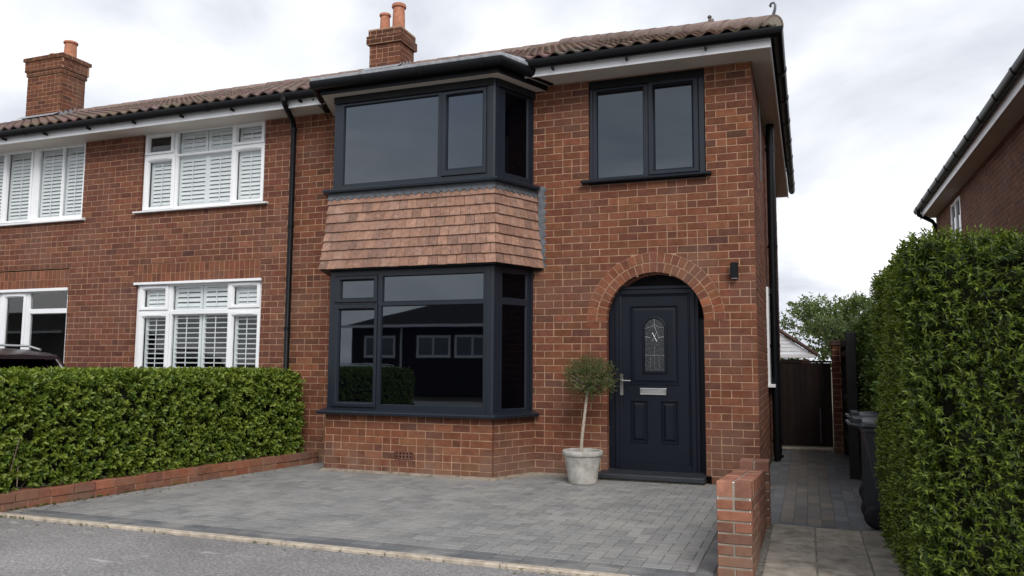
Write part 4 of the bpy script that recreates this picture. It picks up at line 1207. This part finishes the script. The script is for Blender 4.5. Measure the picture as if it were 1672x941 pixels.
# ------------------------------------------------------------------ gate, fence, pier, outbuilding
gt = thing('wooden_gate', (0, 14.4, 0), 'dark brown boarded gate closing the side path', 'gate')
mb = MB()
x = -.52
while x < .36:
    e = min(x+.098, .36); mb.box(x+.002, e-.002, 14.38, 14.40, .06, 1.45+rnd.uniform(-.004, .004), 0, bcol([(.014, .008, .0065), (.017, .010, .008), (.011, .007, .006)])); x = e
mb.box(-.52, .36, 14.400, 14.4015, .06, 1.45, 0, (.02, .014, .012))
mb.build('boards', M['fence'], gt)
mb = MB(); mb.box(-.52, .36, 14.402, 14.45, .25, .37, 0, (.014, .009, .008)); mb.box(-.52, .36, 14.402, 14.45, 1.15, 1.27, 0, (.014, .009, .008)); mb.build('rail', M['fence'], gt)
mb = MB(); mb.box(-.53, .37, 14.365, 14.42, 1.455, 1.49, 0, (.018, .012, .010)); mb.build('capping', M['fence'], gt, bevel=.004)
mb = MB(); mb.box(.165, .178, 14.36, 14.379, .12, .70); mb.build('drop_bolt', M['lead'], gt)
mb = MB(); mb.box(-.50, .34, 14.30, 14.42, 0, .035); tag(mb.build('gate_sill', M['concrete'], bevel=.006), 'pale concrete strip under the dark gate', 'sill', )
mb = MB(); brick_block(mb, .37, .62, 13.95, 14.3, 0, 1.74, hk=.3, k=.75)
for k in range(2): mb.box(.355, .635, 13.93+k*.0, 14.32, 1.74+k*.045, 1.78+k*.045, 0, (.06, .045, .04))
tag(mb.build('gate_pier', [M['brick'], M['mortar']]), 'slim brick pier at the hinge side of the dark gate', 'pier')
fe = thing('fence', (.6, 12.4, 0), 'black stained timber fence with a tall square post beside the side path', 'fence')
mb = MB(); mb.box(.455, .575, 10.9, 11.02, 0, 1.83); mb.build('post', M['blackflat'], fe, bevel=.006)
mb = MB(); mb.box(.50, .60, 13.75, 13.85, 0, 1.82); mb.build('post', M['blackflat'], fe, bevel=.006)
mb = MB()
y = 11.04
while y < 13.74: e = y+.105; mb.box(.55, .572, y+.002, e-.002, .1, 1.68, 0, bcol([(.02, .018, .017), (.025, .022, .02)])); y = e
mb.build('boards', M['fence'], fe)
mb = MB()
for z in (.3, .9, 1.55): mb.box(.50, .548, 11.02, 13.75, z, z+.07, 0, (.018, .017, .016))
mb.box(.49, .60, 11.02, 13.75, 1.69, 1.73, 0, (.02, .018, .017)); mb.build('rail', M['fence'], fe)
ob = thing('outbuilding', (-.7, 21.5, 0), 'small outbuilding with a pale clad gable seen above the dark gate', 'outbuilding')
mb = MB()
for x in (-1.55, -.14): mb.box(x, x+.17, 21.0, 21.17, 0, 1.56, 0, (.25, .10, .075))
mb.box(-1.6, .05, 23.4, 23.5, 0, 1.58, 0, (.2, .09, .07)); mb.build('pillar', M['brick'], ob)
mb = MB()
n = 7
for i in range(n):
    za, zb = 1.68+i*.09, 1.68+(i+1)*.09
    w0, w1 = .90*(1-i/n), .90*(1-(i+1)/n)
    xm = -.78
    mb.hexa([(xm-w0, 20.98, za), (xm+w0, 20.98, za), (xm+w0, 21.02, za), (xm-w0, 21.02, za), (xm-w1, 20.995, zb-.006), (xm+w1, 20.995, zb-.006), (xm+w1, 21.02, zb-.006), (xm-w1, 21.02, zb-.006)])
mb.build('gable', M['vinyl'], ob)
mb = MB(); mb.box(-1.72, .16, 20.94, 21.02, 1.60, 1.69); mb.build('fascia', M['white'], ob, bevel=.004)
mb = MB(); 
for s in (-1, 1):
    e = xm+s*1.02
    q = [(xm, 20.9, 2.36), (e, 20.9, 1.66), (e, 20.9, 1.72), (xm, 20.9, 2.43)]
    mb.loft([q, [(a, 23.5, c_) for a, b_, c_ in q]], 0, (.14, .085, .075))
mb.build('roof', M['rooftile'], ob)

# house on the right, beyond the hedge
rh = thing('detached_house', (5, 15, 0), 'dark red brick house rising behind the tall hedge, with black gutter and one white window', 'house')
XR = 3.10
RPL = Pl((XR, 0), (0, -1), (-1, 0))
mb = MB()
RWN = (-19.9, -18.7, 3.3, 5.02)
brick_wall(mb, RPL, -22.0, -8.0, 0, 5.12, openings=[RWN], hk=.1, k=.8)
mb.box(XR+.1, 9, 21.9, 22, 0, 5.1, 0, (.16, .07, .05)); mb.box(XR+.1, 9, 8, 8.1, 0, 5.1, 0, (.16, .07, .05)); mb.box(9, 9.1, 8, 22, 0, 5.1, 0, (.16, .07, .05))
mb.build('wall', [M['brick'], M['mortar']], rh)
w = window('window', rh, RPL, RWN, [((-19.82, -19.38, 3.4, 4.94), None), ((-19.25, -18.8, 3.4, 4.94), None)], WH, DG, d=.0, vent=False)
mb = MB(); mb.sweep([(XR-.34, 22.15, 5.10), (XR-.34, 7.7, 5.10)], [(0, 0), (-.02, 0), (-.02, .2), (0, .2)]); mb.build('fascia', M['white'], rh)
mb = MB(); mb.box(XR-.33, XR+.05, 7.7, 22.1, 5.12, 5.135); mb.build('soffit', M['soffit'], rh)
mb = MB(); mb.sweep([(XR-.34, 22.2, 5.34), (XR-.34, 7.7, 5.34)], [(o_+.002, h*1.1) for o_, h in G])
for y in np.arange(8.5, 22, 1.1): mb.sweep([(XR-.34, y+.09, 5.34), (XR-.34, y, 5.34)], [(o_+(.012 if o_ > .05 else .002), h*1.2) for o_, h in G])
mb.build('gutter', M['black'], rh, smooth=50)
mb = MB(); mb.tube([(XR-.42, 21.75, 5.3), (XR-.42, 21.75, 5.16), (XR-.12, 21.75, 4.98), (XR-.07, 21.75, 4.9), (XR-.07, 21.75, 0)], .05, 12); mb.build('downpipe', M['black'], rh, smooth=50)
mb = MB()
mb.face([(XR-.4, 7.6, 5.36), (XR-.4, 22.3, 5.36), (6.05, 18.9, 6.75), (6.05, 11.1, 6.75)], 0, (.12, .08, .065)); mb.face([(9.4, 7.6, 5.36), (9.4, 22.3, 5.36), (6.05, 18.9, 6.75), (6.05, 11.1, 6.75)], 0, (.12, .08, .065))
mb.face([(XR-.4, 7.6, 5.36), (9.4, 7.6, 5.36), (6.05, 11.1, 6.75)], 0, (.12, .08, .065)); mb.face([(XR-.4, 22.3, 5.36), (9.4, 22.3, 5.36), (6.05, 18.9, 6.75)], 0, (.12, .08, .065))
mb.build('roof', M['rooftile'], rh)

# ------------------------------------------------------------------ wheelie bins
def wheelie_bin(loc, label):
    x, y, _ = loc
    root = thing('wheelie_bin', loc, label, 'wheelie bin', 'black wheelie bins beside the tall hedge')
    def ring(hx, hy, z, ox=0, r=.05):
        out = []
        for sx, sy, th in ((-1, -1, math.pi), (1, -1, 1.5*math.pi), (1, 1, 0), (-1, 1, .5*math.pi)):
            for k in range(5):
                t = th+k*math.pi/8; out.append((x+ox+sx*(hx-r)+r*math.cos(t), y+sy*(hy-r)+r*math.sin(t), z))
        return out
    mb = MB()   # back of the bin is towards -x
    mb.loft([ring(.22, .215, .03, .06), ring(.225, .22, .12, .055), ring(.265, .25, .55, .025), ring(.295, .278, .90, 0), ring(.315, .295, .905, 0), ring(.315, .295, .935, 0)])
    for s in (-1, 1): mb.box(x-.28, x-.19, y+s*.12-.015, y+s*.12+.015, .14, .86)
    mb.build('body', M['bin'], root, smooth=35)
    mb = MB()
    mb.loft([ring(.335, .31, .94, .01, .05), ring(.34, .315, .955, .01, .05), ring(.33, .305, .985, .01, .05), ring(.27, .25, 1.005, .01, .05), ring(.2, .18, 1.012, .01, .05)])
    for s in (-1, 0, 1): mb.box(x-.37, x-.30, y+s*.17-.035, y+s*.17+.035, .955, 1.018)
    mb.build('lid', M['bin'], root, bevel=.004, smooth=35)
    mb = MB(); mb.tube([(x-.31, y-.24, .95), (x-.40, y-.24, .965), (x-.405, y+.24, .965), (x-.31, y+.24, .95)], .016, 8); mb.build('handle', M['bin'], root, smooth=50)
    mb = MB(); mb.tube([(x-.20, y-.25, .115), (x-.20, y+.25, .115)], .012, 8); mb.build('axle', M['bin'], root, smooth=50)
    for s in (-1, 1):
        mb = MB(); c = y+s*.215
        prof = [(.03, -.03), (.07, -.033), (.10, -.026), (.112, -.015), (.112, .015), (.10, .026), (.07, .033), (.03, .03)]
        mb.loft([[(x-.20+r*math.cos(2*math.pi*k/24), c+d, .115+r*math.sin(2*math.pi*k/24)) for k in range(24)] for r, d in prof]); mb.build('wheel', M['blackflat'], root, smooth=35)
    return root
b1 = wheelie_bin((.73, 7.86, 0), 'black wheelie bin nearest the stone flags, in front of the other bin')
b1.scale = (1, 1, .925)
b2 = copy_tree(b1, (.77, 8.92, 0)); b2['label'] = 'black wheelie bin behind the other, nearer the dark gate'

# ------------------------------------------------------------------ potted tree
PX, PY = -2.545, 9.28
pt_ = thing('potted_tree', (PX, PY, 0), 'small round tree on a thin pale stem in a stone pot by the door', 'potted tree')
M['stonepot'] = plain('stone_pot', (.40, .385, .355), .85, .25, .30, 9, bmp=.4, bscale=40)
mb = MB(); mb.lathe([(.0, .004), (.165, .004), (.17, .015), (.185, .12), (.205, .25), (.222, .325), (.236, .33), (.243, .345), (.243, .372), (.236, .385), (.22, .388), (.208, .38), (.203, .33), (.0, .325)], PX, PY, 44); mb.build('pot', M['stonepot'], pt_, smooth=35)
mb = MB(); mb.lathe([(.0, .30), (.204, .30), (.204, .335), (.1, .345), (.0, .345)], PX, PY, 24); mb.build('soil', M['soil'], pt_)
mb = MB(); 
TX, TZ = PX+.085, 1.235
mb.tube([(PX-.02, PY, .33), (PX-.01, PY, .5), (PX+.02, PY, .75), (PX+.045, PY, .95), (TX-.02, PY, 1.08), (TX, PY, 1.2)], [.022, .020, .018, .017, .016, .012], 10)
tp = []
for i in range(46):
    v = nr.normal(0, 1, 3); v /= np.linalg.norm(v); v[2] = v[2]*.75+.12
    t = Vector((TX+v[0]*.27, PY+v[1]*.24, TZ+v[2]*.25)); b = Vector((TX, PY, 1.08+rnd.uniform(0, .12)))
    mb.tube([b, b.lerp(t, .5)+Vector((0, 0, -.01)), t], [.006, .004, .002], 5); tp.append(t)
mb.build('stem', M['palebark'], pt_, smooth=50)
nsp = 820
v = unit(nr.normal(0, 1, (nsp, 3))); rad = nr.random((nsp, 1))**.5
rr = 1+.30*lump(v*2.5, 1.6)[:, None]+nr.normal(0, .09, (nsp, 1))
P = np.array([TX+.01, PY, TZ+.0])+v*rad*rr*np.array([.27, .24, .215])
P[:, 2] = np.maximum(P[:, 2], 1.05+.02*nr.random(nsp))
GP_ = np.array([[.115, .14, .05], [.09, .12, .042], [.14, .155, .06], [.07, .09, .036], [.18, .125, .065]])
data = sprigs(P, v, 8, .095, up=.5, pal=GP_, tipcol=np.array([.16, .18, .07]), leaf=(.030, .052), wid=.20, depth=.02, jitter=.45, spread=.75)
leaves_mesh('crown', *data[:3], data[3], data[4], data[5], M['treeleaf'], pt_)

# ------------------------------------------------------------------ cars
def car(loc, paint, label, rz, cat='car'):
    """estate-shaped car, length along its own x, nose towards -x"""
    root = thing('parked_car', (0, 0, 0), label, cat)
    L = [(-2.2, .45, .62, .70), (-2.1, .36, .80, .80), (-1.5, .30, .94, .88), (-.95, .28, 1.0, .90), (0, .27, 1.02, .90), (1.0, .28, 1.05, .90), (1.7, .32, 1.06, .88), (2.12, .40, 1.02, .80), (2.2, .50, .9, .72)]
    mb = MB(); rings = []
    for x, zb, zt, hw in L:
        zm = zb+(zt-zb)*.55
        rings.append([(x, -hw*.9, zb), (x, hw*.9, zb), (x, hw, zb+.1), (x, hw*1.01, zm), (x, hw*.94, zt-.04), (x, hw*.86, zt), (x, -hw*.86, zt), (x, -hw*.94, zt-.04), (x, -hw*1.01, zm), (x, -hw, zb+.1)])
    mb.loft(rings); body = mb.build('body', paint, root, smooth=30)
    # glasshouse: dark band, then roof
    G_ = [(-1.15, 1.0, 1.02, .78), (-.55, 1.0, 1.46, .66), (.3, 1.02, 1.56, .66), (1.2, 1.04, 1.54, .64), (1.62, 1.05, 1.44, .62), (2.0, 1.04, 1.06, .70)]
    mb = MB(); mb.loft([[(x, -.79 if i else -.78, zb), (x, .79 if i else .78, zb), (x, w_, zt), (x, -w_, zt)] for i, (x, zb, zt, w_) in enumerate(G_)]); mb.build('windows', M['glass'], root, smooth=20)
    mb = MB()
    R2 = [(-.62, 1.44, .66), (-.3, 1.52, .665), (.3, 1.59, .67), (1.2, 1.575, .65), (1.68, 1.52, .63), (1.86, 1.475, .60)]
    mb.loft([[(x, -w_, z-.045), (x, w_, z-.045), (x, w_*.95, z), (x, 0, z+.02), (x, -w_*.95, z)] for x, z, w_ in R2]); mb.build('roof', paint, root, smooth=40)
    for s in (-1, 1):
        for (xa, za, xb, zb, r) in ((-1.12, 1.02, -.58, 1.44, .035), (.28, 1.03, .24, 1.54, .03), (1.22, 1.04, 1.05, 1.53, .03), (2.0, 1.05, 1.66, 1.47, .06)):
            ya, yb = s*.79, s*.665; mb = MB(); mb.tube([(xa, ya, za), (xb, yb, zb)], r, 8); mb.build('pillar', paint, root, smooth=50)
        mb = MB(); mb.tube([(-.35, s*.56, 1.53), (-.25, s*.56, 1.60), (.4, s*.57, 1.65), (1.3, s*.55, 1.625), (1.55, s*.54, 1.57)], .018, 8); mb.build('roof_rail', M['steel'], root, smooth=50)
        mb = MB(); mb.box(2.12, 2.19, s*.62-.1, s*.62+.1, .78, .98); mb.build('tail_light', plain('tail_red', (.25, .01, .012), .2), root, bevel=.02)
        mb = MB(); mb.box(-2.2, -2.1, s*.56-.14, s*.56+.14, .62, .76); mb.build('headlight', M['vinyl'], root, bevel=.03)
        mb = MB(); mb.box(-.75, -.6, s*.98-.1, s*.98+.1, 1.0, 1.13); mb.build('mirror', paint, root, bevel=.03)
        for x in (-1.38, 1.35):
            prof = [(.05, -.06), (.2, -.10), (.29, -.1), (.32, -.07), (.32, .07), (.29, .1), (.2, .1), (.05, .06)]
            mb = MB(); mb.loft([[(x+r*math.cos(2*math.pi*k/28), s*.80+d, .32+r*math.sin(2*math.pi*k/28)) for k in range(28)] for r, d in prof]); wh = mb.build('wheel', M['blackflat'], root, smooth=35)
            mb = MB(); mb.loft([[(x+r*math.cos(2*math.pi*k/28), s*.80+s*d, .32+r*math.sin(2*math.pi*k/28)) for k in range(28)] for r, d in [(.02, .09), (.08, .105), (.2, .102), (.21, .09)]]); mb.build('rim', M['steel'], wh, smooth=35)
    root.location = loc; root.rotation_euler = (0, 0, rz)
    return root
PM = plain('maroon_paint', (.020, .007, .009), .25, .6, .05, 2); PS_ = plain('silver_paint', (.42, .43, .45), .3, .6, .05, 2, metal=.4)
car((-12.25, 8.1, 0), PM, 'dark maroon car with a silver roof rail, roof showing above the clipped hedge', 0.0)
sc_ = car((-15.2, -6.0, 0), PS_, 'silver estate car parked across the road, mirrored in the bay window', 0.0)
sc_.scale = (1, 1, .84)

# ------------------------------------------------------------------ bungalow over the road (seen in the glass)
bg = thing('bungalow', (-15, -15, 0), 'low dark brick bungalow across the road with white windows, mirrored in the bay window', 'bungalow')
OP = Pl((0, -14), (-1, 0), (0, 1))
mb = MB(); mb.box(-20.0, -5, -21, -14, 0, 3.1, 0, (.016, .011, .010)); mb.build('wall', M['fence'], bg)
mb = MB()
EV = [(-20.4, -13.55, 3.08), (-4.6, -13.55, 3.08), (-4.6, -21.5, 3.08), (-20.4, -21.5, 3.08)]
ra, rb_ = (-16.6, -17.5, 4.55), (-8.4, -17.5, 4.55)
for q in ((EV[0], EV[1], rb_, ra), (EV[2], EV[3], ra, rb_), (EV[1], EV[2], rb_), (EV[3], EV[0], ra), (EV[3], EV[2], EV[1], EV[0])): mb.face(q, 0, (.014, .012, .011))
mb.build('roof', M['fence'], bg)
mb = MB(); mb.box(-20.4, -4.6, -13.52, -13.44, 3.02, 3.14); mb.build('gutter', M['white'], bg)
mb = MB(); mb.tube([(-17.35, -13.9, 0), (-17.35, -13.9, 3.0)], .05, 8); mb.build('downpipe', M['white'], bg)
for (a, b) in ((-16.6, -14.9), (-14.7, -13.0), (-19.3, -17.7), (-11.5, -9.8)):
    n = 2
    gw_ = (b-a-.3)/n
    lights = [((-b+.1+i*(gw_+.1), -b+.1+i*(gw_+.1)+gw_, 1.78, 2.55), None) for i in range(n)]
    window('window', bg, OP, (-b, -a, 1.66, 2.66), lights, WH, DG, d=.05, vent=False)

bg2 = copy_tree(bg, (-50, -15, 0)); bg2['label'] = 'second low dark bungalow across the road, farther along than the one facing the bay window'
# small weeds and moss along the drive edge
P = []
for i in range(70):
    x = rnd.choice([rnd.uniform(-1.9, -1.0), rnd.uniform(-7.0, -6.6), rnd.uniform(-6.5, -1.0)]); P.append((x, 5.318+rnd.uniform(-.008, .01), -.018))
for i in range(60):
    y = rnd.uniform(5.4, 7.5); P.append((kx(y)+.012+rnd.uniform(0, .015), y, .0))
P = np.array(P)
data = sprigs(P, np.tile([0, 0, 1.], (len(P), 1)), 6, .015, up=1, pal=GL*.8, tipcol=np.array([.12, .14, .04]), leaf=(.012, .028), wid=.4, depth=.0, jitter=.5, spread=1.1)
wd = leaves_mesh('weeds', *data[:3], data[3], data[4], data[5], M['leaf'])
tag(wd, 'tiny weeds along the drive edging and hedge foot', 'weeds', kind='stuff')

n = 90
u = nr.random(n)*4.0; lx = np.array([kx(5.45+q) for q in u])+nr.exponential(.10, n)+.03
P = np.c_[lx, 5.45+u, np.full(n, .004)]
k = 30; P = np.concatenate([P, np.c_[nr.uniform(-6.9, -.8, k), 5.33-nr.exponential(.05, k), np.full(k, -.017)]])
n = len(P); an = nr.random(n)*6.28
dd = unit(np.c_[np.cos(an), np.sin(an), nr.normal(0, .08, n)]); nn = unit(np.c_[nr.normal(0, .2, n), nr.normal(0, .2, n), np.ones(n)])
ln_ = nr.uniform(.018, .038, n)
pc = np.array([[.14, .085, .035], [.10, .06, .03], [.17, .13, .05], [.07, .09, .025]])[nr.integers(0, 4, n)]
tag(leaves_mesh('leaf_litter', P, dd, nn, ln_, ln_*.5, pc, M['treeleaf']), 'scattered dry leaves along the hedge foot and drive edge', 'leaf litter', kind='stuff')

# ------------------------------------------------------------------ sky, sun, camera
SUN_EL, SUN_AZ = 39, 148      # direction towards the sun: azimuth clockwise from +y
wo = bpy.data.worlds.new('World'); sc.world = wo; wo.use_nodes = True
nt = wo.node_tree; nt.nodes.clear()
out = N(nt, 'ShaderNodeOutputWorld')
sky = N(nt, 'ShaderNodeTexSky'); sky.sky_type = 'NISHITA'; sky.sun_disc = False; sky.sun_elevation = R_(SUN_EL); sky.sun_rotation = R_(SUN_AZ)
bgS = N(nt, 'ShaderNodeBackground'); bgS.inputs[1].default_value = .11; nt.links.new(sky.outputs[0], bgS.inputs[0])
tc = N(nt, 'ShaderNodeTexCoord'); sp = N(nt, 'ShaderNodeSeparateXYZ'); nt.links.new(tc.outputs['Generated'], sp.inputs[0])
ab = N(nt, 'ShaderNodeMath', operation='ABSOLUTE'); nt.links.new(sp.outputs[2], ab.inputs[0])
ad = N(nt, 'ShaderNodeMath', operation='ADD'); nt.links.new(ab.outputs[0], ad.inputs[0]); ad.inputs[1].default_value = .32
dv = N(nt, 'ShaderNodeVectorMath', operation='DIVIDE'); cb = N(nt, 'ShaderNodeCombineXYZ')
for i in range(3): nt.links.new(ad.outputs[0], cb.inputs[i])
nt.links.new(tc.outputs['Generated'], dv.inputs[0]); nt.links.new(cb.outputs[0], dv.inputs[1])
def cl(scale, detail, rough, seed):
    mp = N(nt, 'ShaderNodeMapping'); mp.inputs['Location'].default_value = seed; mp.inputs['Scale'].default_value = (1, 1, .6); nt.links.new(dv.outputs[0], mp.inputs[0])
    no = N(nt, 'ShaderNodeTexNoise'); setin(no, Scale=scale, Detail=detail, Roughness=rough, Distortion=.35); nt.links.new(mp.outputs[0], no.inputs['Vector']); return no.outputs[0]
c1, c2, c3 = cl(1.5, 9, .52, (3.1, 1.7, 0)), cl(2.2, 8, .5, (7.3, 2.2, .5)), cl(1.3, 7, .5, (1.3, 8.4, .2))
shade = ramp(nt, c1, [(.31, (.50, .53, .59)), (.44, (.71, .735, .785)), (.56, (.92, .935, .96)), (.66, (1.02, 1.03, 1.04))])
shade2 = ramp(nt, c2, [(.36, (.84, .85, .875)), (.60, (1.06, 1.06, 1.06))])
ccol = mixc(nt, shade.outputs[0], shade2.outputs[0], 1., 'MULTIPLY')
bgC = N(nt, 'ShaderNodeBackground'); bgC.inputs[1].default_value = .72; nt.links.new(ccol, bgC.inputs[0])
cover = ramp(nt, c3, [(.34, (.25,)*3), (.47, (1,)*3)])
mx = N(nt, 'ShaderNodeMixShader'); lowz = N(nt, 'ShaderNodeMapRange'); nt.links.new(sp.outputs[2], lowz.inputs[0])
for i, v in ((1, .22), (2, .5), (3, 1.), (4, 0.)): lowz.inputs[i].default_value = v
mxx = N(nt, 'ShaderNodeMath', operation='MAXIMUM'); nt.links.new(cover.outputs[0], mxx.inputs[0]); nt.links.new(lowz.outputs[0], mxx.inputs[1])
nt.links.new(mxx.outputs[0], mx.inputs[0]); nt.links.new(bgS.outputs[0], mx.inputs[1]); nt.links.new(bgC.outputs[0], mx.inputs[2])
nt.links.new(mx.outputs[0], out.inputs[0])

sl = bpy.data.lights.new('sun', 'SUN'); sl.energy = 1.5; sl.angle = R_(30); sl.color = (1, .965, .91)
so = bpy.data.objects.new('sun', sl); col.objects.link(so)
az, el = R_(SUN_AZ), R_(SUN_EL)
dsun = Vector((math.sin(az)*math.cos(el), math.cos(az)*math.cos(el), math.sin(el)))
so.rotation_euler = dsun.to_track_quat('Z', 'Y').to_euler(); so.location = (0, -5, 12)

cam = bpy.data.cameras.new('camera'); cam.sensor_width = 36; cam.lens = 27.86; cam.clip_end = 900; cam.clip_start = .05
co = bpy.data.objects.new('camera', cam); col.objects.link(co); sc.camera = co
yaw, pitch, roll = R_(20.4248), R_(5.4887), R_(.3505)
f = Vector((-math.sin(yaw)*math.cos(pitch), math.cos(yaw)*math.cos(pitch), math.sin(pitch))); r = Vector((math.cos(yaw), math.sin(yaw), 0)); u = r.cross(f)
r2 = r*math.cos(roll)+u*math.sin(roll); u2 = u*math.cos(roll)-r*math.sin(roll)
co.matrix_world = Matrix(((r2.x, u2.x, -f.x, 0), (r2.y, u2.y, -f.y, 0), (r2.z, u2.z, -f.z, 1.4), (0, 0, 0, 1)))

vs = sc.view_settings; vs.view_transform = 'Standard'; vs.look = 'None'; vs.exposure = .82; vs.gamma = 1
try: vs.use_curve_mapping = False
except Exception: pass
sc.cycles.max_bounces = 6; sc.cycles.transparent_max_bounces = 8; sc.cycles.use_denoising = True
